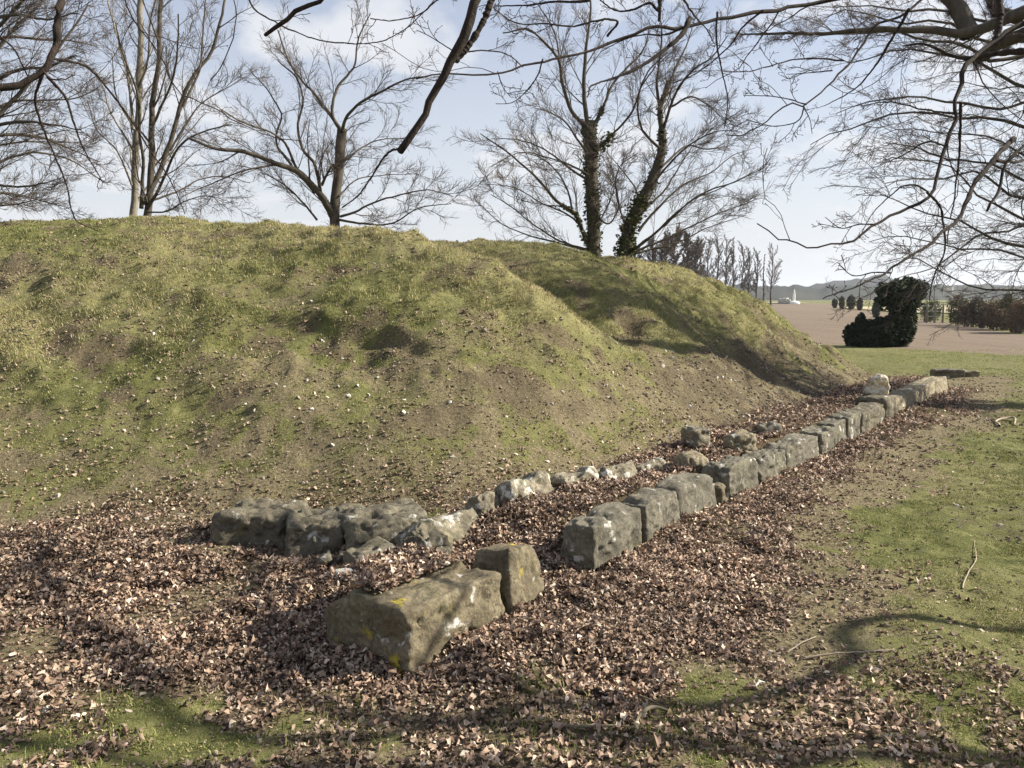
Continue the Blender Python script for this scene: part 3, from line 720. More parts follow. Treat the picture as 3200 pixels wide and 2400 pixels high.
# wide forked tree in the middle of the mound top
tree('forked_tree', 'wide bare tree with a forked trunk leaning left, centre of the mound top', 'tree', 14.6, [
    (CR4([(1440, 950), (1447, 900), (1455, 800), (1465, 700), (1472, 600), (1478, 560)]), 0.087, 0.095, .2),
    (CR4([(1436, 935), (1395, 860), (1340, 790), (1270, 735), (1200, 710), (1100, 670), (1000, 650), (920, 640), (820, 600)]), 0.071, 0.020, -1.2),
    (CR4([(1478, 570), (1445, 520), (1400, 465), (1370, 420), (1300, 340), (1240, 250), (1200, 130)]), 0.040, 0.012, 1.),
    (CR4([(1478, 565), (1500, 500), (1560, 440), (1640, 395), (1750, 345), (1850, 330)]), 0.034, 0.010, -.8),
    (CR4([(1474, 570), (1435, 500), (1445, 430), (1462, 370), (1530, 290), (1550, 180), (1600, 60)]), 0.034, 0.010, .6),
    (CR4([(1385, 850), (1375, 770), (1355, 700), (1305, 640), (1288, 540), (1310, 450), (1290, 350), (1200, 260)]), 0.037, 0.012, .8),
    (CR4([(1390, 800), (1420, 740), (1440, 710)]), 0.028, 0.015, -.3),
    (CR4([(1360, 830), (1290, 740), (1215, 600), (1150, 560), (1040, 520), (950, 470)]), 0.031, 0.010, -1.5),
    (CR4([(1270, 735), (1190, 600), (1215, 500), (1160, 400), (1080, 300)]), 0.025, 0.008, .9),
    (CR4([(1200, 710), (1050, 740), (900, 800), (780, 850)]), 0.022, 0.006, -1.4),
    (CR4([(1470, 935), (1540, 915), (1600, 880), (1700, 850), (1850, 825), (1960, 850)]), 0.025, 0.006, -1.6),
    (CR4([(1450, 945), (1560, 960), (1700, 960), (1800, 900), (1950, 880)]), 0.025, 0.006, -.5),
    (CR4([(1480, 700), (1560, 640), (1660, 600), (1780, 600)]), 0.022, 0.006, 1.2),
    (CR4([(1370, 950), (1310, 880), (1230, 800), (1150, 750)]), 0.022, 0.008, -.4),
    (CR4([(1465, 850), (1540, 780), (1640, 760), (1800, 750)]), 0.017, 0.005, 1.5),
], std(8, 7, 7), BACK)
# tall pair at the left
tree('slender_tree', 'tall slender bare tree with a pale straight trunk left of the multi-stemmed one', 'tree', 16, [
    (CR4([(567, 925), (570, 700), (583, 500), (592, 350), (610, 200), (604, 60), (625, -140)]), 0.075, 0.050, .3),
    (CR4([(578, 560), (560, 400), (520, 200), (480, 50), (450, -80)]), 0.030, 0.012, .8),
    (CR4([(590, 400), (640, 250), (650, 100), (690, -60)]), 0.027, 0.012, -.6),
    (CR4([(570, 800), (500, 640), (420, 560), (380, 440)]), 0.021, 0.008, -1),
    (CR4([(575, 650), (480, 480), (430, 330), (350, 260)]), 0.024, 0.008, .9),
], std(9, 7, 7, .3), BACK, bark='barkp')
tree('multi_stemmed_tree', 'bare tree with several upright mossy stems from one base, right of the slender one', 'tree', 15.4, [
    (CR4([(612, 925), (630, 760), (645, 600), (650, 450), (682, 250), (690, 50), (705, -120)]), 0.075, 0.035, .2),
    (CR4([(618, 880), (680, 780), (740, 640), (790, 460), (830, 350), (905, 250), (960, 90), (980, -50)]), 0.054, 0.020, .8),
    (CR4([(610, 900), (622, 700), (612, 600), (600, 420), (540, 250), (500, 100)]), 0.039, 0.012, -.6),
    (CR4([(640, 900), (710, 760), (760, 640), (880, 570), (1000, 540)]), 0.033, 0.010, -1.2),
    (CR4([(650, 870), (760, 830), (850, 780), (960, 760), (1080, 790)]), 0.021, 0.007, 1.2),
    (CR4([(790, 460), (860, 300), (880, 100), (900, -60)]), 0.024, 0.012, .7),
    (CR4([(650, 560), (720, 400), (760, 250), (770, 60)]), 0.030, 0.012, -.8),
    (CR4([(735, 650), (870, 450), (980, 380), (1060, 330)]), 0.021, 0.007, 1.),
    (CR4([(630, 915), (720, 910), (800, 870), (900, 850), (1010, 880)]), 0.018, 0.005, -1),
], std(8, 7, 7, .32), BACK)
# big leaning one at the far left, its trunk just outside the picture
tree('spreading_tree', 'broad dense bare tree sweeping in from the left edge of the picture', 'tree', 13.6, [
    (CR4([(-190, 960), (-170, 700), (-150, 450), (-120, 200), (-60, -50)]), 0.171, 0.100, .3),
    (CR4([(-165, 650), (-60, 570), (20, 470), (150, 330), (250, 220), (330, 100), (380, 20)]), 0.059, 0.012, .6),
    (CR4([(-165, 720), (-20, 545), (120, 520), (250, 540), (350, 560)]), 0.045, 0.008, -.9),
    (CR4([(-170, 780), (0, 590), (150, 590), (300, 640), (430, 700)]), 0.045, 0.008, .9),
    (CR4([(-165, 640), (-50, 500), (60, 440), (200, 430), (330, 420), (420, 380)]), 0.038, 0.008, 1.2),
    (CR4([(-150, 450), (-40, 360), (80, 300), (200, 290), (330, 240)]), 0.045, 0.010, -1.2),
    (CR4([(-140, 350), (-20, 220), (60, 120), (160, 30), (230, -60)]), 0.045, 0.012, .7),
    (CR4([(-130, 250), (0, 120), (100, 0), (180, -120)]), 0.045, 0.012, -.9),
    (CR4([(-170, 820), (0, 700), (150, 660), (320, 700), (450, 790)]), 0.035, 0.006, 1.4),
    (CR4([(-175, 860), (-30, 800), (120, 800), (260, 770)]), 0.035, 0.006, -1.4),
    (CR4([(-175, 880), (0, 830), (150, 860), (300, 900)]), 0.035, 0.006, 1.),
    (CR4([(-180, 900), (-50, 890), (60, 880), (200, 860)]), 0.031, 0.006, -.6),
    (CR4([(-120, 200), (40, 160), (200, 170), (330, 180), (420, 200)]), 0.038, 0.008, 1.5),
    (CR4([(-100, 100), (60, 60), (200, 80), (340, 60)]), 0.038, 0.008, -1.6),
    (CR4([(-170, 760), (-40, 640), (80, 610), (220, 610), (340, 620)]), 0.031, 0.006, 2.),
], std(10, 8, 7, .34), BACK)
# the ivy clad pair
SP = CR5
tree('ivy_clad_tree', 'straight ivy-clad bare tree, left one of the pair at the right end of the crest', 'tree', 15.4, [
    (SP([(1030, 1475), (1026, 1250), (1018, 1050), (1008, 850), (990, 700)]), 0.121, 0.125, .1),
    (SP([(990, 720), (976, 600), (972, 400), (985, 250), (1010, 80), (1000, -80)]), 0.050, 0.015, .5),
    (SP([(985, 730), (905, 650), (845, 480), (822, 350), (750, 250), (640, 170), (500, 190)]), 0.046, 0.012, -.6),
    (SP([(1020, 750), (1090, 600), (1125, 500), (1200, 400), (1300, 300), (1350, 150)]), 0.037, 0.010, 1.),
    (SP([(840, 470), (830, 330), (800, 180), (700, 20)]), 0.028, 0.010, 1.2),
    (SP([(1008, 880), (1080, 830), (1150, 760), (1250, 640), (1300, 500), (1380, 380)]), 0.031, 0.010, -.8),
    (SP([(985, 1400), (942, 1290), (900, 1220), (830, 1180), (740, 1080), (620, 960), (500, 850), (370, 770)]), 0.046, 0.008, -1.5),
    (SP([(1000, 1440), (850, 1400), (700, 1310), (560, 1200), (430, 1120)]), 0.025, 0.006, -.7),
    (SP([(990, 1030), (900, 980), (800, 900), (700, 840), (560, 800), (430, 800)]), 0.028, 0.006, 1.4),
    (SP([(1005, 900), (930, 800), (860, 700), (760, 640), (680, 620)]), 0.028, 0.006, -1.2),
    (SP([(950, 1300), (860, 1230), (700, 1150), (560, 1080), (400, 1060)]), 0.022, 0.005, 1.6),
    (SP([(990, 1440), (800, 1390), (640, 1350), (480, 1280), (330, 1140)]), 0.022, 0.005, .8),
    (SP([(1010, 1020), (900, 960), (760, 900), (600, 880), (430, 960)]), 0.022, 0.005, -1.8),
    (SP([(900, 1220), (880, 1120), (820, 1000), (700, 900), (560, 870)]), 0.022, 0.005, .3),
    (SP([(1000, 1350), (1100, 1200), (1150, 1050), (1100, 900)]), 0.018, 0.005, 1.2),
    (SP([(1045, 1250), (1110, 1290), (1170, 1200), (1130, 1000), (1060, 880)]), 0.018, 0.005, -1.2),
], std(8, 8, 7, .36), BACK, ivy=[(0, 0, 1, 1900, .06), (6, 0, .35, 260, .05), (5, 0, .3, 330, .13), (3, 0, .2, 80, .04)])
tree('leaning_tree', 'ivy-footed bare tree leaning right, right one of the pair at the end of the crest', 'tree', 15.8, [
    (SP([(1190, 1490), (1235, 1300), (1310, 1150), (1380, 990), (1415, 870), (1417, 750)]), 0.142, 0.080, .2),
    (SP([(1417, 760), (1405, 640), (1440, 520), (1455, 470)]), 0.053, 0.050, .2),
    (SP([(1410, 650), (1385, 500), (1400, 380), (1415, 200), (1390, 40)]), 0.036, 0.010, .8),
    (SP([(1425, 740), (1470, 620), (1520, 500), (1600, 400), (1700, 330), (1800, 200)]), 0.033, 0.008, -.9),
    (SP([(1455, 480), (1500, 380), (1560, 250), (1600, 120)]), 0.026, 0.008, .6),
    (SP([(1400, 850), (1300, 750), (1270, 640), (1330, 420), (1450, 300)]), 0.029, 0.010, -.7),
    (SP([(1415, 960), (1500, 880), (1570, 840), (1700, 860), (1800, 800)]), 0.026, 0.006, 1.),
    (SP([(1250, 1440), (1400, 1330), (1500, 1230), (1650, 1120), (1850, 1040), (2010, 960)]), 0.033, 0.005, -1.4),
    (SP([(1290, 1330), (1420, 1180), (1560, 1060), (1700, 1000), (1850, 880), (1960, 850)]), 0.029, 0.005, 1.4),
    (SP([(1240, 1460), (1450, 1370), (1600, 1290), (1800, 1200), (1990, 1140)]), 0.026, 0.005, .6),
    (SP([(1370, 1050), (1500, 900), (1620, 800), (1750, 750), (1880, 760)]), 0.026, 0.005, -1.2),
    (SP([(1230, 1350), (1170, 1200), (1150, 1050), (1180, 950), (1280, 880)]), 0.023, 0.006, -.8),
    (SP([(1260, 1250), (1270, 1100), (1200, 1000), (1100, 880)]), 0.023, 0.006, .9),
    (SP([(1330, 1200), (1450, 1080), (1560, 900), (1640, 780), (1760, 700)]), 0.023, 0.005, 1.8),
    (SP([(1280, 1420), (1430, 1300), (1600, 1150), (1760, 1080), (1930, 1000)]), 0.023, 0.005, -2),
    (SP([(1240, 1470), (1500, 1400), (1700, 1300), (1900, 1240)]), 0.023, 0.005, 1.2),
    (SP([(1460, 620), (1580, 560), (1700, 620), (1780, 700)]), 0.023, 0.005, -1.2),
], std(8, 8, 7, .36), BACK, ivy=[(0, 0, .5, 1700, .13), (0, .4, 1, 360, .05), (1, 0, .8, 60, .03)])

# dense tree at the right, trunk outside the frame
RT = CR6
rt_base = (13.6, 13.2)
def frombase(*p): return np.array([(rt_base[0], rt_base[1], z) for z in ()] + list(p), float)
tz = float(height(*rt_base))
limbs = [(np.array([(13.6, 13.2, tz - .1), (13.5, 13.1, 2.5), (13.3, 13.0, 5.), (13.2, 13.2, 8.), (13.0, 13.4, 11.5)]), .33, .12, 0)]
for pts, z0, r0, am in [
    ([(1746, 1330), (1560, 1290), (1390, 1210), (1250, 1180), (1100, 1130), (960, 1060)], 2.2, .06, -.6),
    ([(1746, 1560), (1500, 1560), (1300, 1480), (1150, 1400), (980, 1430)], 1.9, .05, .8),
    ([(1746, 1200), (1600, 1130), (1480, 1060), (1330, 900), (1180, 870), (1040, 860), (930, 900)], 2.9, .06, 1.),
    ([(1746, 980), (1600, 890), (1450, 870), (1320, 870), (1150, 800), (1000, 780)], 3.4, .06, -1.2),
    ([(1746, 700), (1560, 640), (1430, 650), (1200, 620), (1000, 630), (850, 700), (700, 730), (580, 790)], 4.5, .07, .8),
    ([(1746, 560), (1600, 600), (1420, 580), (1200, 540), (1000, 540), (850, 580), (720, 620)], 4.2, .06, -1.4),
    ([(1746, 480), (1600, 400), (1460, 330), (1300, 320), (1100, 280), (950, 290), (820, 350), (700, 300)], 5., .08, 1.4),
    ([(1746, 300), (1600, 330), (1400, 240), (1220, 240), (1080, 180), (900, 190), (740, 180), (600, 200)], 5.6, .08, -.9),
    ([(1746, 230), (1500, 230), (1300, 110), (1100, 130), (950, 100), (800, 60), (650, 100)], 6., .08, .9),
    ([(1746, 60), (1500, 80), (1300, 30), (1100, 50), (900, 20), (700, 40)], 6.4, .08, -.5),
    ([(1746, -60), (1500, -80), (1300, -60), (1050, -20), (800, -60)], 7., .08, .7),
    ([(1746, 850), (1600, 760), (1500, 730), (1300, 720), (1100, 700), (960, 740)], 3.8, .05, 1.9),
    ([(1746, 1100), (1650, 1060), (1500, 960), (1300, 990), (1100, 980), (990, 1000)], 3., .05, -1.8),
    ([(1746, 1420), (1600, 1390), (1400, 1380), (1200, 1320), (1050, 1290), (900, 1320)], 2.3, .05, 1.6),
    ([(1746, 1250), (1650, 1280), (1500, 1300), (1350, 1400), (1200, 1480), (1050, 1520)], 2.5, .045, -2.),
]:
    w = vpt(RT(pts), 13.2, am); a = np.array([(13.35, 13.1, z0)])
    limbs.append((np.vstack([a, w]), r0, .006, 0))
for pts, r0, r1, d in (([(1900, 40), (1746, 85), (1600, 130), (1480, 185), (1350, 190), (1250, 165), (1130, 160)], .21, .05, 11.5), ([(1260, 165), (1130, 160), (960, 150), (880, 160), (600, 180), (400, 183), (200, 188)], .055, .010, 11.6), ([(1450, 185), (1410, 90), (1370, 20), (1300, -60)], .13, .10, 11.7), ([(1746, 100), (1600, 60), (1560, -60)], .10, .07, 11.6), ([(1800, 180), (1700, 200), (1600, 250), (1500, 330)], .12, .05, 11.9)):
    w = vpt(RT(pts), d, .3); limbs.append((np.vstack([[(13.2, 13.1, 6.3)], w]) if pts[0][0] > 1850 else w, r0, r1, 0))
tree('dense_tree', 'dense many-twigged bare tree reaching in behind the near branches at the right edge', 'tree', 13.2, limbs,
     [dict(M=16, t0=.2, t1=.99, ang=40, ratio=.34, rr=.5, trop=(-.25, 0, -.05), K=10, sides=4, wander=.13, rmin=.006, maxlen=1.8, flat=.3),
      dict(M=10, t0=.1, t1=.98, ang=40, ratio=.5, rr=.55, trop=(-.2, 0, -.05), K=7, sides=3, wander=.16, rmin=.004, maxlen=1.),
      dict(M=8, t0=.1, t1=1., ang=38, ratio=.46, rr=.6, trop=(-.1, 0, 0), K=5, sides=3, wander=.2, rmin=.003, minlen=.08, maxlen=.45)], base=rt_base)

# ---- near trees whose trunks stand outside the picture and whose boughs hang into it
def buds(P, n, size, wood):
    """fat winter buds at twig ends"""
    T = P[:, -1]; D = nrm(P[:, -1] - P[:, -2]); k = rng.choice(len(T), min(n, len(T)), replace=False)
    a = np.stack([T[k], T[k] + D[k] * size * .5, T[k] + D[k] * size, T[k] + D[k] * size * 1.6], 1)
    wood.tubes(a, np.tile(np.array([.35, .5, .42, .05]) * size, (len(k), 1)), 5)
def near_tree(name, label, base, trunk, boughs, twigs=(7, 4), rm=.0022):
    bz = float(height(*base)); root = empty(name, (*base, bz)); tag(root, label, 'tree')
    tr = Wood(); br = Wood(); tw = Wood()
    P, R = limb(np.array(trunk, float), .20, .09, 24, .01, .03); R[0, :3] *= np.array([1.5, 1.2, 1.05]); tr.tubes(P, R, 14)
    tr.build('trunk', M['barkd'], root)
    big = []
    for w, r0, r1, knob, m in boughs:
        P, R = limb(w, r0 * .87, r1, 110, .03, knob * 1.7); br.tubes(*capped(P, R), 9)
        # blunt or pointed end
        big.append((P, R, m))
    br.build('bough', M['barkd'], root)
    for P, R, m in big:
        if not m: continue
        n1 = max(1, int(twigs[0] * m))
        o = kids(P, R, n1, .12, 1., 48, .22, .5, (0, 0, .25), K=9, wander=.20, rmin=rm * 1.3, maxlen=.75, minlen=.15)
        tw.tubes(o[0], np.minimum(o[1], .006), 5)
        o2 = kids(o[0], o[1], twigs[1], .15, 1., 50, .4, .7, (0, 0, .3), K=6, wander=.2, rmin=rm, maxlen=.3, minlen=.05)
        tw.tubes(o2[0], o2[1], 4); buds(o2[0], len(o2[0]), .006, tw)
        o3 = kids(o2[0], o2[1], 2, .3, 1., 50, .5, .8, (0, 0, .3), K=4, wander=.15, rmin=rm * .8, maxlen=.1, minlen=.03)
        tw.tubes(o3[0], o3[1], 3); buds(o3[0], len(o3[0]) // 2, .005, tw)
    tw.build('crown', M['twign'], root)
    return root
def B(cr, pts, D, am, r0, r1, knob=.05, m=1, head=()):
    w = vpt(cr(pts), D, am)
    if len(head): w = np.vstack([np.array(head, float), w])
    return (w, r0, r1, knob, m)
N1 = (9.3, 3.1)
T1 = [(9.3, 3.1, -.1), (9.25, 3.15, 1.5), (9.1, 3.3, 3.2), (8.9, 3.6, 5.), (8.6, 4.0, 7.5)]
n1 = [
    B(CR5, [(2300, -14), (2050, 20), (1800, 50), (1600, 100), (1400, 130), (1200, 180), (1000, 260), (850, 300), (700, 350), (500, 400), (280, 435), (0, 455)], 6.2, -1.4, .055, .004, .04, 1.3, head=[(8.9, 3.55, 4.6), (6.0, 4.0, 5.2)]),
    B(CR5, [(1580, 105), (1540, 190), (1400, 310), (1250, 400), (1100, 460), (1010, 495), (985, 560)], 5.55, -.5, .022, .004, .05, .8),
    B(CR5, [(1560, 150), (1440, 200), (1330, 200), (1200, 230), (1060, 300)], 5.5, .4, .009, .003, .05, .6),
    B(CR5, [(1735, 70), (1730, 250), (1765, 440), (1790, 580), (1775, 740)], 5.7, .2, .009, .003, .05, .7),
    B(CR5, [(2000, 60), (1880, 160), (1800, 270), (1700, 360), (1600, 430), (1480, 480)], 5.9, .4, .009, .003, .05, .7),
    B(CR5, [(1400, -20), (1395, 60), (1350, 20), (1250, 50), (1160, 60), (1060, 0)], 5.3, .1, .012, .004, .05, .8),
    B(CR5, [(1100, 210), (1160, 130), (1110, 115), (900, 150), (760, 140), (560, 130), (450, 50)], 5.1, -.3, .009, .003, .05, .9),
    B(CR5, [(1400, 120), (1410, -30)], 5.2, 0, .012, .01, .05, .2),
    B(CR5, [(1530, -20), (1600, 90), (1660, 150), (1720, 250)], 5.5, .5, .010, .003, .05, .6),
    B(CR5, [(470, 410), (500, 500), (545, 560)], 4.9, .1, .004, .002, .05, .4),
    B(CR5, [(730, 340), (700, 440), (640, 520), (560, 585), (460, 597)], 5.0, .3, .006, .002, .05, .6),
    B(CR5, [(1000, 5), (760, 10), (640, 30), (450, 35)], 4.7, .1, .010, .003, .05, .5),
    # thick right-hand boughs
    B(CR6, [(1800, 120), (1640, 220), (1540, 290), (1440, 380), (1412, 500), (1390, 620), (1340, 780), (1290, 920), (1220, 1050), (1080, 1140), (930, 1230), (830, 1290), (700, 1322), (520, 1318), (400, 1290), (290, 1220)], 5.9, -1.3, .07, .003, .05, 1.1, head=[(9.05, 3.35, 3.5), (6.2, 4.0, 4.4)]),
    B(CR6, [(1840, 280), (1735, 400), (1720, 560), (1700, 760), (1610, 900), (1590, 1050), (1545, 1150)], 5.6, -.6, .05, .008, .06, .6, head=[(9.1, 3.3, 3.1), (6.2, 4.0, 3.9)]),
    B(CR6, [(1690, 760), (1620, 830), (1530, 940), (1450, 1080), (1380, 1190), (1310, 1270), (1200, 1380), (1050, 1470), (930, 1540), (650, 1630)], 5.3, -1.2, .022, .003, .05, 1.),
    B(CR6, [(1220, 1050), (1290, 1130), (1312, 1250), (1312, 1380), (1260, 1500), (1230, 1640)], 4.9, .2, .010, .003, .05, .5),
    B(CR6, [(1400, 560), (1390, 800), (1370, 1000), (1345, 1190)], 5.4, .3, .012, .004, .05, .4),
    B(CR6, [(1250, -40), (1160, 20), (1080, 85), (930, 140), (870, 200), (780, 320), (700, 400), (640, 490), (540, 575), (430, 582), (370, 655), (300, 710), (200, 745), (120, 735)], 5.9, -1.0, .040, .003, .05, 1.2, head=[(8.85, 3.65, 5.2), (6.0, 4.0, 5.2)]),
    B(CR6, [(1120, 50), (1010, 240), (930, 370), (820, 490), (660, 577)], 5.7, .4, .014, .003, .05, .7),
    B(CR6, [(760, 330), (620, 315), (480, 318), (350, 355), (230, 385), (110, 388)], 5.2, -.3, .007, .0025, .05, .7),
    B(CR6, [(700, 385), (560, 400), (450, 405)], 5.2, .1, .005, .002, .05, .4),
    B(CR6, [(560, 570), (400, 530), (215, 520)], 5.1, .1, .005, .002, .05, .6),
    B(CR6, [(545, 580), (530, 640), (400, 690), (230, 650)], 5.1, .1, .005, .002, .05, .6),
    B(CR6, [(545, 585), (580, 660), (590, 730)], 5.1, .1, .004, .002, .05, .3),
    B(CR6, [(930, 1225), (850, 1222), (750, 1245), (660, 1185)], 4.8, .1, .005, .002, .05, .4),
    B(CR6, [(1080, 1015), (980, 1100), (900, 1190), (860, 1270)], 4.9, .1, .005, .002, .05, .4),
    B(CR6, [(1220, 1045), (1150, 1010), (1085, 1015)], 5., .0, .007, .005, .05, .2),
    B(CR6, [(1020, 1490), (930, 1485), (820, 1505), (735, 1445)], 4.4, .1, .005, .002, .05, .4),
    B(CR6, [(1390, 620), (1200, 600), (1000, 560), (860, 580)], 5.6, 1., .010, .003, .05, .8),
    B(CR6, [(1330, 800), (1200, 780), (1080, 850), (960, 900)], 5.5, 1., .009, .003, .05, .8),
    B(CR6, [(1600, 880), (1720, 880), (1800, 860)], 5.4, .3, .012, .006, .05, .3),
    B(CR6, [(1590, 240), (1620, 60), (1600, -60)], 6., .2, .03, .02, .05, .2),
    B(CR6, [(1746, 280), (1560, 300), (1400, 320), (1200, 240), (1090, 250)], 6.2, .8, .03, .006, .05, .6),
]
kx = 1 / math.tan(math.radians(SUN_EL)); ka = math.radians(SUN_AZ)
shade = np.array([(9.15, 3.2, 2.6)] + [(gx_ + kx * math.cos(ka) * z_, gy_ + kx * math.sin(ka) * z_, z_) for gx_, gy_, z_ in ((1.72, 3.95, 3.6), (1.6, 3.6, 3.8), (1.15, 3.28, 4.1), (.2, 3.1, 4.8), (-.9, 2.97, 5.5), (-1.5, 3.27, 6.), (-2.2, 4.0, 6.5), (-3.1, 4.9, 7.1))])
n1.append((shade, .055, .035, .03, .5))
near_tree('overhanging_tree', 'near tree whose dark budded boughs reach in from the right and along the top', N1, T1, n1)
N2 = (-7.6, 3.2)
T2 = [(-7.6, 3.2, -.1), (-7.5, 3.2, 2.), (-7.1, 3.4, 4.), (-6.6, 3.6, 6.5)]
n2 = [
    B(CR4, [(262, -60), (255, 20), (245, 120), (225, 230), (185, 325), (100, 365), (0, 383), (-120, 385)], 5.0, -.3, .036, .02, .05, .5, head=[(-7.0, 3.5, 4.6), (-5.0, 4.6, 5.2), (-3.0, 5., 4.5)]),
    B(CR4, [(183, 325), (150, 440), (180, 560), (230, 680), (280, 800), (300, 900), (328, 955), (425, 1000)], 4.95, .6, .011, .003, .05, .7),
    B(CR4, [(205, 330), (280, 415), (320, 530), (370, 660), (442, 782)], 4.95, .3, .011, .003, .05, .8),
    B(CR4, [(235, 255), (370, 290), (450, 370), (560, 520), (640, 650), (730, 780), (800, 925)], 5., .9, .010, .003, .05, .9),
    B(CR4, [(520, -60), (545, 10), (600, 110), (700, 260), (780, 400), (900, 455), (1030, 530), (1150, 575), (1300, 610)], 5.2, .6, .014, .003, .05, 1., head=[(-6.8, 3.6, 5.6), (-4., 4.6, 5.3), (-2.4, 5.1, 4.6)]),
    B(CR4, [(980, -40), (1000, 60), (995, 150), (975, 240), (910, 345)], 5.4, .2, .010, .003, .05, .5, head=[(-6.7, 3.6, 6.), (-2., 5.3, 4.8)]),
    B(CR4, [(1060, -30), (1100, 40), (1200, 100), (1330, 160), (1520, 195), (1640, 190), (1760, 130), (1830, 60), (1890, -20)], 5.1, .2, .006, .003, .05, .9),
    B(CR4, [(1420, -20), (1390, 5), (1290, 50), (1215, 100), (1145, 152)], 4.6, .1, .016, .013, .10, .3, head=[(-6.6, 3.6, 6.3), (-2.5, 4.6, 5.1), (-.3, 4.7, 4.0)]),
    B(CR4, [(-60, 120), (0, 160), (60, 210), (95, 280), (120, 330)], 5., .1, .008, .004, .05, .5),
    B(CR4, [(2040, -20), (1900, 0), (1820, 60), (1700, 90), (1600, 80)], 4.8, .1, .006, .003, .05, .6),
    # the thick broken bough
    B(CR4, [(2100, -60), (2060, 60), (2015, 170), (1950, 250), (1900, 350), (1850, 450), (1815, 540), (1775, 605), (1728, 655)], 4.7, -.1, .040, .022, .09, .25, head=[(-6.6, 3.6, 6.6), (-3., 4.4, 5.6), (-.2, 4.8, 4.9)]),
    B(CR4, [(2140, -40), (2090, 90), (2020, 200), (1968, 262)], 4.75, -.1, .022, .018, .06, .2),
    B(CR4, [(1725, 645), (1695, 648), (1640, 700), (1590, 780), (1535, 850), (1478, 897)], 4.6, .4, .009, .004, .06, .2),
    B(CR4, [(1950, 215), (1880, 170), (1800, 130)], 4.65, .1, .004, .002, .05, .5),
    B(CR4, [(2010, 225), (2100, 220), (2200, 240), (2260, 290)], 4.65, .2, .005, .003, .05, .5),
]
near_tree('drooping_tree', 'near tree whose thin crooked boughs and one broken limb hang in from the upper left', N2, T2, n2, twigs=(5, 3))

# ------------------------------------------------------------------ sticks lying about
def stick(label, pts, r, mat='dead', fork=None, cat_='stick', name='fallen_stick'):
    w = np.array([hit(x * .46293, y * .46293) for x, y in pts]); w[:, 2] += r * 1.1
    w[1:-1, 2] += .012
    o = Wood(); P, R = limb(w, r, r * .5, 16, .03, .12); o.tubes(P, R, 7)
    if fork:
        w2 = np.array([hit(x * .46293, y * .46293) for x, y in fork]); w2[:, 2] += r * 1.2
        P, R = limb(w2, r * .7, r * .3, 8, .03, .1); o.tubes(P, R, 6)
    c = w.mean(0); m = mesh(name, np.concatenate(o.V), quads=np.concatenate(o.F), mat=M[mat], loc=c)
    tag(m, label, cat_); return m
stick('dark thick broken stick lying in the shade at the bottom centre', [(1290, 1502), (1330, 1520), (1378, 1540)], .014, 'barkd')
stick('mossy bent stick in the grass at the bottom centre right', [(1372, 1588), (1385, 1555), (1410, 1542), (1450, 1545)], .013, 'mossy')
stick('thin grey stick just above the mossy bent stick', [(1365, 1505), (1400, 1522), (1445, 1538)], .006, 'mossy')
stick('pale curved stick in the leaves in front of the corner block', [(920, 1482), (950, 1475), (985, 1462)], .007)
stick('forked pale twig on the trampled soil at lower right', [(1740, 1428), (1780, 1425), (1850, 1420), (1930, 1408)], .006, fork=[(1742, 1428), (1728, 1420), (1722, 1432)])
stick('short pale twig left of the forked one', [(1700, 1412), (1730, 1398), (1762, 1380)], .005)
stick('pale bent stick in the shadow at the right edge of the lawn', [(2158, 924), (2166, 910), (2180, 908), (2192, 922)], .02, 'dead')
stick('long thin twig on the grass near the right edge', [(2080, 1275), (2095, 1240), (2110, 1215), (2105, 1170)], .004, fork=[(2098, 1235), (2120, 1230), (2135, 1238)])
stick('little white twig lying across the dark shadow band', [(1628, 1490), (1640, 1484), (1652, 1478)], .005, 'wht')
stick('grey twig among grass at the bottom edge right of centre', [(1200, 1570), (1240, 1582), (1300, 1582), (1340, 1572)], .006, 'mossy')
stick('reddish twig lying in the leaves left of the small squat block', [(1080, 1215), (1105, 1235), (1130, 1255)], .004, 'barkd')

# ------------------------------------------------------------------ evergreen clump on the lawn
def blob_points(n, c, r, seed, bump=.35, shell=.55):
    d = nrm(rng.standard_normal((n, 3))); k = (shell + (1 - shell) * rng.random(n) ** .5)
    k *= 1 - bump + 2 * bump * noise3(d * 2.6 + seed, seed)
    return np.array(c) + d * k[:, None] * np.array(r)
def gz(x, y): return float(height(x, y))
bx, by = at(880, 346, 28.)[0], 28.
r = empty('ivy_covered_stump', (at(900, 346, 27.9)[0], 27.9, gz(13.7, 27.9))); tag(r, 'tall dark ivy-covered stump with a bushy head at the edge of the lawn', 'shrub')
sx_ = r.location[0]; z0 = r.location[2]
w = Wood(); P, R = limb(np.array([(sx_ + .1, 27.9, z0 - .1), (sx_ + .08, 27.9, z0 + 1.), (sx_, 27.9, z0 + 2.)]), .2, .12, 10); w.tubes(P, R, 8); w.build('trunk', M['bark'], r)
pp = [blob_points(4500, (sx_ + .05, 27.9, z0 + .75), (.42, .5, .9), 3), blob_points(3000, (sx_ + .02, 27.9, z0 + 1.45), (.5, .5, .5), 4),
      blob_points(5200, (sx_ - .12, 27.9, z0 + 1.78), (.82, .8, .52), 6), blob_points(1200, (sx_ - .42, 27.7, z0 + 1.72), (.45, .5, .28), 7), blob_points(1500, (sx_ + .2, 27.9, z0 + 2.02), (.6, .5, .38), 8)]
leaf_cloud(np.concatenate(pp), .055, (.028, .042, .015), 'foliage', M['ivy'], r, .8)
r = empty('low_evergreen_bush', (at(872, 346, 27.8)[0], 27.8, z0)); tag(r, 'low black-green evergreen bush at the left foot of the ivy-covered stump', 'shrub')
lx = r.location[0]
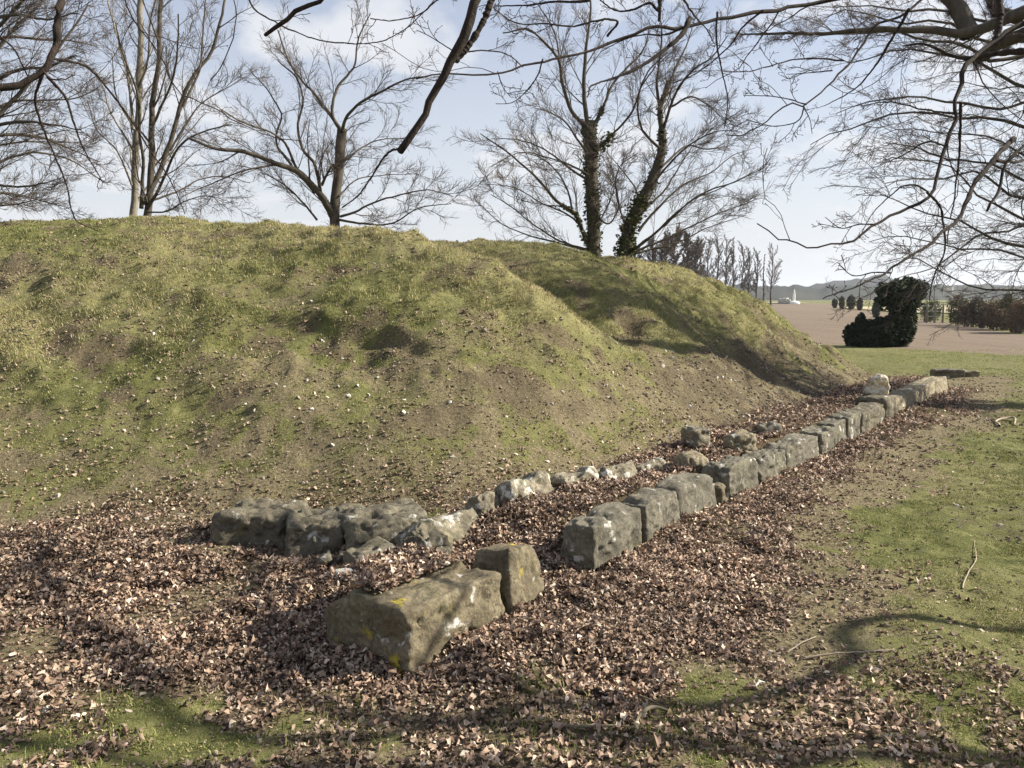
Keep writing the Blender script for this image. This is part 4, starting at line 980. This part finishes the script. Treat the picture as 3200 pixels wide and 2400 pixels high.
pp = [blob_points(5200, (lx + .1, 27.8, z0 + .42), (.85, .6, .5), 13), blob_points(2500, (lx - .5, 27.8, z0 + .35), (.42, .5, .42), 14), blob_points(3000, (lx + .75, 27.8, z0 + .55), (.6, .6, .6), 15),
      blob_points(500, (lx - .85, 27.8, z0 + .5), (.10, .2, .28), 16), blob_points(500, (lx - .42, 27.8, z0 + .88), (.18, .2, .28), 17), blob_points(4200, (lx + .35, 27.8, z0 + .52), (.85, .6, .55), 18)]
leaf_cloud(np.concatenate(pp), .055, (.022, .032, .012), 'foliage', M['ivy'], r, .8)
for a in (-.4, .1, .6):
    w = Wood(); w.tubes(np.stack([np.full(5, lx + a), np.full(5, 27.8), z0 + np.linspace(-.05, .6, 5)], 1)[None], np.full((1, 5), .03), 5); w.build('stem', M['bark'], r)

# ------------------------------------------------------------------ hedge shrubs and far trees
def shrub(name, label, px, D, wpx, hpx, col, n=1600, lz=.07, group=None, twigs=200, ybase=None, sz=.05):
    x = at(px, 320, D)[0]; z = gz(x, D); W = wpx / FPX * D / 2; H = hpx / FPX * D
    r = empty(name, (x, D, z)); tag(r, label, 'shrub', group)
    st = np.stack([x + (rng.random(7) - .5) * W * 1.2, D + (rng.random(7) - .5) * W, np.full(7, z - .05)], 1)
    P = np.stack([st + np.array([(rng.random() - .5) * .1 * k, 0, H * .85 * k / 5]) for k in range(6)], 1); R = np.full((7, 6), .035) * np.linspace(1, .3, 6)
    w = Wood(); w.tubes(P, R, 5); o = kids(P, R, 26, .05, 1, 45, .45, .5, (0, 0, .5), K=5, wander=.2, rmin=.008); w.tubes(o[0], o[1], 3)
    o = kids(o[0], o[1], 4, .1, 1, 45, .5, .5, (0, 0, .4), K=4, wander=.2, rmin=.006); w.tubes(o[0], o[1], 3)
    w.build('stem', M['twig'], r)
    pp = blob_points(n, (x, D, z + H * .52), (W, min(W, 1.), H * .52), int(px), .3, .3)
    leaf_cloud(pp, sz, col, 'foliage', M['ivy'], r, .9); return r
HG = 'shrubs of the hedge beyond the field'
shrub('hedge_shrub', 'olive brown rounded shrub, leftmost of the right-hand hedge', 958, 49, 22, 29, (.10, .095, .045), 2600, group=HG)
shrub('hedge_shrub', 'dark brown upright shrub second from the left in the hedge', 977, 46, 20, 30, (.085, .065, .045), 2400, group=HG)
shrub('hedge_shrub', 'rusty thin shrub in the middle of the hedge', 994, 43, 20, 29, (.18, .12, .07), 1500, group=HG)
shrub('hedge_shrub', 'green-capped shrub of the hedge near the right edge', 1008, 42, 20, 36, (.10, .115, .045), 2400, group=HG)
shrub('hedge_shrub', 'reddish brown shrub of the hedge at the right edge', 1024, 38, 30, 35, (.19, .125, .075), 2600, group=HG)
shrub('hedge_shrub', 'thin rust-coloured shrub between the two leftmost dark hedge shrubs', 967, 47, 14, 24, (.17, .12, .07), 1300, group=HG)
shrub('hedge_shrub', 'pale brown scrubby shrub left of the rusty thin one', 985, 44.5, 16, 25, (.15, .12, .08), 1300, group=HG)
shrub('hedge_shrub', 'low russet shrub filling the foot of the green-capped one', 1001, 41.5, 20, 22, (.20, .14, .08), 1700, group=HG)
shrub('hedge_shrub', 'russet shrub between the green-capped one and the picture edge', 1016, 39, 20, 30, (.19, .13, .075), 1800, group=HG)
shrub('hedge_shrub', 'bright green small tree-like shrub behind the ivy-covered stump', 930, 56, 22, 22, (.09, .12, .04), 2000, group=HG)
shrub('field_shrub', 'dark bottle-shaped shrub just left of the ivy-covered stump', 876, 68, 8, 17, (.06, .065, .035), 1200, sz=.08)
for px, D, w_, h_, lab in ((834, 125, 5, 9, 'leftmost of the little row of far dark shrubs past the field'), (841, 118, 5, 12, 'second of the little row of far dark shrubs past the field'), (850, 112, 8, 14, 'broadest of the little row of far dark shrubs past the field'), (859, 104, 5, 12, 'rightmost of the little row of far dark shrubs past the field')):
    shrub('field_shrub', lab, px, D, w_, h_, (.06, .055, .035), 700, sz=.13)
def fence_posts():
    r = empty('wire_fence', (*at(940, 330, 54)[:2], gz(27, 54))); tag(r, 'low grey post and wire fence between the green shrub and the hedge', 'fence')
    xs = [at(px, 330, 54)[0] for px in (926, 934, 942, 950, 958)]
    z = gz(xs[2], 54)
    for x in xs:
        w = Wood(); w.tubes(np.array([[(x, 54, z - .1), (x, 54, z + .6), (x + .01, 54, z + 1.25), (x + .01, 54, z + 1.3)]]), np.array([[.07, .065, .06, .002]]), 6); w.build('post', M['barkp'], r)
    w = Wood()
    for h in (.45, .8, 1.15): w.tubes(np.array([[(xs[0] - 1, 54, z + h), (xs[2], 54, z + h - .02), (xs[-1] + 1, 54, z + h)]]), np.full((1, 3), .012), 4)
    w.build('wire', M['metal'], r)
fence_posts()

# pale grass track along the far edge of the field and the small white monument
def sheet(name, label, pts, zoff, mat):
    P = np.array([(x, y, 0) for x, y in pts], float); K = 30
    a = curve(P[:2], K); b = curve(P[2:], K)[::-1]
    V = []; m = 6
    for k in range(m): V.append(a * (1 - k / (m - 1)) + b * k / (m - 1))
    V = np.array(V); V[..., 2] = height(V[..., 0], V[..., 1]) + zoff
    i = np.arange(m - 1)[:, None] * K + np.arange(K - 1)[None]
    o = mesh(name, V.reshape(-1, 3), quads=np.stack([i, i + 1, i + K + 1, i + K], -1).reshape(-1, 4), mat=mat); tag(o, label, kind='structure'); return o
sheet('track', 'pale strip of dry grass along the far end of the field', [(25, 236), (84, 225), (92, 258), (25, 262)], .25, M['track'])
sheet('meadow_strip', 'pale meadow strip beyond the shrubs right of the field', [(52, 132), (42, 82), (60, 90), (84, 145)], .12, M['track'])
mx_ = at(794, 300, 215)[0]; mz = gz(mx_, 215)
def lathe(name, prof, c, mat, parent, n=14):
    a = np.arange(n) / n * 2 * np.pi
    V = np.array([[(c[0] + r * math.cos(t), c[1] + r * math.sin(t), c[2] + z) for t in a] for r, z in prof]); K = len(prof)
    i = np.arange(K - 1)[:, None] * n + np.arange(n)[None]; j = np.arange(K - 1)[:, None] * n + (np.arange(n)[None] + 1) % n
    return mesh(name, V.reshape(-1, 3), quads=np.stack([i, j, j + n, i + n], -1).reshape(-1, 4), mat=mat, parent=parent)
r = empty('white_monument', (mx_, 215, mz)); tag(r, 'tiny white pointed monument at the far end of the field', 'monument')
lathe('base', [(0, -.1), (1.6, -.1), (1.5, .5), (.9, .8), (0, .8)], (mx_, 215, mz), M['white'], r)
lathe('spire', [(.0, .8), (.42, .8), (.30, 2.4), (.16, 3.6), (.0, 4.1)], (mx_, 215, mz), M['white'], r)
stone('white_rock', 'low whitish heap of rock left of the tiny white monument', 'rock', (mx_ - 2.6, 215, mz), (3.2, 1.6, 1.5), M['wht'], 0, 4, .1, lump=.5, n=14)
for px, D, top, lab in ((952.5, 120, 287, 'thin pale utility pole behind the hedge'), (1021, 75, 288, 'thin grey utility pole at the right edge behind the hedge')):
    c = at(px, top, D); z = gz(c[0], D); r = empty('utility_pole', (c[0], D, z)); tag(r, lab, 'utility pole')
    lathe('pole', [(.0, -.2), (.14, -.2), (.10, c[2] - z), (0, c[2] - z)], (c[0], D, z), M['metal'], r, 8)
    w = Wood(); w.tubes(np.array([[(c[0] - .7, D, c[2] - .35), (c[0], D, c[2] - .35), (c[0] + .7, D, c[2] - .35)]]), np.full((1, 3), .06), 5); w.build('crossarm', M['metal'], r)

# distant bare trees
def far_tree(name, label, px, D, toppx, spread, group, seed_=0, n1=14, stems=1, M2=11, M3=8, rs=1.):
    x = at(px, 300, D)[0]; z = gz(x, D); top = at(px, toppx, D)[2]; H = top - z
    r = empty(name, (x, D, z)); tag(r, label, 'tree', group)
    t = Wood(); c = Wood()
    P, R = limb(np.array([(x, D, z - .2), (x + .01 * H * rng.standard_normal(), D, z + H * .3), (x + .02 * H * rng.standard_normal(), D, z + H * .65), (x, D, z + H * .96)]), H * .014 + .05, .04, 14, .02); t.tubes(P, R, 7)
    o = kids(P, R, n1, .18, .98, 38, spread, .5, (0, 0, .6), K=9, wander=.1, rmin=.05, maxlen=9); t.tubes(o[0], o[1], 5)
    o2 = kids(o[0], o[1], M2, .1, 1, 38, .45, .6, (0, 0, .4), K=6, wander=.14, rmin=.038 * rs); c.tubes(o2[0], o2[1], 3)
    o3 = kids(o2[0], o2[1], M3, .1, 1, 38, .45, .6, (0, 0, .3), K=4, wander=.16, rmin=.028 * rs); c.tubes(o3[0], o3[1], 3)
    t.build('trunk', M['bark'], r); c.build('crown', M['twig'], r); return r
FR = 'bare trees of the distant row right of the ivy-clad pair'
row = [(700, 165, 239, 'leftmost tall tree'), (708, 162, 238, 'second tree'), (716, 166, 236, 'third and tallest tree'), (725, 163, 240, 'fourth tree'), (733, 166, 244, 'fifth tree'), (741, 163, 245, 'sixth tree'), (749, 165, 249, 'seventh tree'), (756, 162, 251, 'slim eighth tree')]
for px, D, tp, lab in row: far_tree('distant_tree', lab + ' of the distant hazy row, counted from the left', px, D, tp - 1, .36, FR, n1=24, M2=12, rs=1.25)
far_tree('distant_round_tree', 'round-crowned bare tree at the right end of the distant row', 771, 158, 246, .52, None, n1=18)
far_tree('distant_spike_tree', 'narrow pointed ivy-dark snag between the distant row and the round-crowned tree', 763, 160, 252, .10, None, n1=22)
for px, tp, lab in ((636, 246, 'leftmost tree'), (650, 240, 'second tree from the left'), (663, 234, 'third tree from the left'), (675, 230, 'tallest tree'), (687, 234, 'second tree from the right'), (697, 242, 'rightmost tree')):
    far_tree('copse_tree', lab + ' of the dark copse beside the leaning ivy-footed tree', px, 112 + (px % 7) * 2, tp, .42, 'trees of the dark copse', n1=50, M2=17, M3=12, rs=1.25)

# wooded hills on the horizon
def hill(name, label, D, prof, thick, mat, seed):
    px = np.linspace(prof[0][0], prof[-1][0], 500); py = np.interp(px, [a for a, b in prof], [b for a, b in prof])
    x = (px - 512) / FPX * D; h = (298 - py) / FPX * D + CAMZ
    rough = (fbm(x * .045, x * 0 + seed, 4, seed) - .5) * .010 * D + (fbm(x * .16, x * 0, 2, seed + 4) - .5) * .006 * D
    V = []; K = 14
    for k in range(K):
        u = k / (K - 1); a = math.sin(u * math.pi * .5) ; yy = D - thick * (1 - u)
        dd = (fbm(x * .03, x * 0 + k * .9, 3, seed + 9) - .5) * .012 * D * a
        V.append(np.stack([x * yy / D, np.full_like(x, yy) , -12 + (h + 12) * a + rough * a ** 2 + dd * (1 - a ** 6)], 1))
    V.append(np.stack([x, np.full_like(x, D + thick), np.full_like(x, -12)], 1)); K += 1
    V = np.array(V); n = 500; i = np.arange(K - 1)[:, None] * n + np.arange(n - 1)[None]
    o = mesh(name, V.reshape(-1, 3), quads=np.stack([i, i + 1, i + n + 1, i + n], -1).reshape(-1, 4), mat=mat); tag(o, label, kind='structure'); return o
hill('near_hill', 'wooded blue-grey hill behind the end of the field', 620, [(-400, 292), (300, 287), (600, 287), (700, 288), (760, 286.5), (850, 287), (930, 286), (1000, 287), (1300, 280), (1700, 288)], 160, M['hill'], 3)
hill('far_hill', 'paler higher hill with a domed top behind the ivy-covered stump', 950, [(-600, 288), (500, 287), (780, 288), (820, 285), (850, 280), (872, 277), (895, 280), (930, 284), (1000, 283.5), (1100, 286), (1500, 279), (2200, 290)], 200, M['hill'], 8)
far_tree('hilltop_tree', 'round pale tree clump on the skyline above the field', 826, 560, 276, .45, None, n1=12, M2=8, M3=5)

# ------------------------------------------------------------------ air
HB = M_h = bpy.data.materials.new('hazy_air'); HB.use_nodes = True; nt = HB.node_tree; nt.nodes.clear()
vo = nt.nodes.new('ShaderNodeVolumePrincipled'); mo = nt.nodes.new('ShaderNodeOutputMaterial'); nt.links.new(vo.outputs[0], mo.inputs['Volume'])
vo.inputs['Color'].default_value = (.80, .87, 1, 1); vo.inputs['Density'].default_value = HAZE; vo.inputs['Anisotropy'].default_value = .3
zl = float(Z.min()) - 13.5
X0, X1, Y0, Y1, Z0, Z1 = -2900, 2900, -260, 3500, zl, 60.
V = np.array([(a, b, c) for a in (X0, X1) for b in (Y0, Y1) for c in (Z0, Z1)])
if HAZE > 0:
    hz = mesh('haze', V, quads=[(0, 1, 3, 2), (4, 6, 7, 5), (0, 4, 5, 1), (2, 3, 7, 6), (0, 2, 6, 4), (1, 5, 7, 3)], mat=HB, smooth=False); tag(hz, 'thin bluish haze in the distance', 'haze', kind='stuff')

# ------------------------------------------------------------------ sun, sky, camera
L = Vec = np.array([math.cos(math.radians(SUN_AZ)) * math.cos(math.radians(SUN_EL)), math.sin(math.radians(SUN_AZ)) * math.cos(math.radians(SUN_EL)), math.sin(math.radians(SUN_EL))])
from mathutils import Vector
sd = bpy.data.lights.new('sun', 'SUN'); sd.energy = 5.; sd.angle = math.radians(.5); sd.color = (1, .93, .80)
so = bpy.data.objects.new('sun', sd); so.rotation_euler = Vector(L).to_track_quat('Z', 'Y').to_euler(); so.location = (20, 5, 30); link(so)
w = bpy.data.worlds.new('World'); bpy.context.scene.world = w; w.use_nodes = True; nt = w.node_tree; nt.nodes.clear()
def wn(t, **k):
    o = nt.nodes.new(t)
    for a, v in k.items():
        if a.startswith('i_'): o.inputs[a[2:].replace('_', ' ')].default_value = v
        else: setattr(o, a, v)
    return o
sky = wn('ShaderNodeTexSky', sky_type='NISHITA', sun_disc=False, sun_elevation=math.radians(SUN_EL), sun_rotation=math.radians(90 - SUN_AZ), air_density=1.3, dust_density=1.0, ozone_density=2.2)
bg = wn('ShaderNodeBackground', i_Strength=.05); out = wn('ShaderNodeOutputWorld')
tc = wn('ShaderNodeTexCoord'); sp = wn('ShaderNodeSeparateXYZ'); nt.links.new(tc.outputs['Generated'], sp.inputs[0])
# clouds: noise on a flat layer overhead
zz = wn('ShaderNodeMath', operation='ADD', use_clamp=False); nt.links.new(sp.outputs['Z'], zz.inputs[0]); zz.inputs[1].default_value = .22
dv = wn('ShaderNodeVectorMath', operation='DIVIDE'); nt.links.new(tc.outputs['Generated'], dv.inputs[0])
cb = wn('ShaderNodeCombineXYZ'); [nt.links.new(zz.outputs[0], cb.inputs[i]) for i in range(3)]; nt.links.new(cb.outputs[0], dv.inputs[1])
mp = wn('ShaderNodeMapping'); mp.inputs['Location'].default_value = (.35, 1.3, 0); mp.inputs['Scale'].default_value = (1., 1., 0); nt.links.new(dv.outputs[0], mp.inputs[0])
n1_ = wn('ShaderNodeTexNoise', i_Scale=1.5, i_Detail=6., i_Roughness=.5, i_Distortion=.25); nt.links.new(mp.outputs[0], n1_.inputs['Vector'])
rp = wn('ShaderNodeValToRGB'); rp.color_ramp.elements[0].position = .42; rp.color_ramp.elements[1].position = .58; rp.color_ramp.interpolation = 'EASE'; nt.links.new(n1_.outputs['Fac'], rp.inputs[0])
# thicker veil low down
ve = wn('ShaderNodeMapRange'); ve.inputs['From Min'].default_value = .0; ve.inputs['From Max'].default_value = .62; ve.inputs['To Min'].default_value = .92; ve.inputs['To Max'].default_value = .0; nt.links.new(sp.outputs['Z'], ve.inputs['Value'])
mx = wn('ShaderNodeMath', operation='MAXIMUM'); sc_ = wn('ShaderNodeMath', operation='MULTIPLY'); sc_.inputs[1].default_value = .9
nt.links.new(rp.outputs[0], sc_.inputs[0]); nt.links.new(sc_.outputs[0], mx.inputs[0]); nt.links.new(ve.outputs[0], mx.inputs[1])
mc = wn('ShaderNodeMix', data_type='RGBA'); nt.links.new(mx.outputs[0], mc.inputs[0]); tn = wn('ShaderNodeMix', data_type='RGBA', blend_type='MULTIPLY'); tn.inputs[0].default_value = 1; tn.inputs[7].default_value = (.77, .88, 1.12, 1); nt.links.new(sky.outputs[0], tn.inputs[6]); nt.links.new(tn.outputs[2], mc.inputs[6]); mc.inputs[7].default_value = CLOUD
nt.links.new(mc.outputs[2], bg.inputs[0]); nt.links.new(bg.outputs[0], out.inputs[0])

cd = bpy.data.cameras.new('camera'); cd.lens = FPX / 1024 * 36; cd.sensor_width = 36; cd.clip_start = .05; cd.clip_end = 9000
co = bpy.data.objects.new('camera', cd); co.location = (0, 0, CAMZ); co.rotation_euler = (math.radians(90) - PITCH, 0, 0); link(co)
sc = bpy.context.scene; sc.camera = co
sc.view_settings.view_transform = 'Standard'; sc.view_settings.look = 'None'; sc.view_settings.gamma = 1; sc.view_settings.exposure = EXPO
sc.cycles.max_bounces = 6; sc.cycles.diffuse_bounces = 3; sc.cycles.volume_bounces = 0; sc.cycles.transparent_max_bounces = 8
sc.cycles.use_denoising = True; sc.cycles.denoiser = 'OPENIMAGEDENOISE'; sc.cycles.denoising_input_passes = 'RGB_ALBEDO_NORMAL'; sc.cycles.denoising_prefilter = 'ACCURATE'
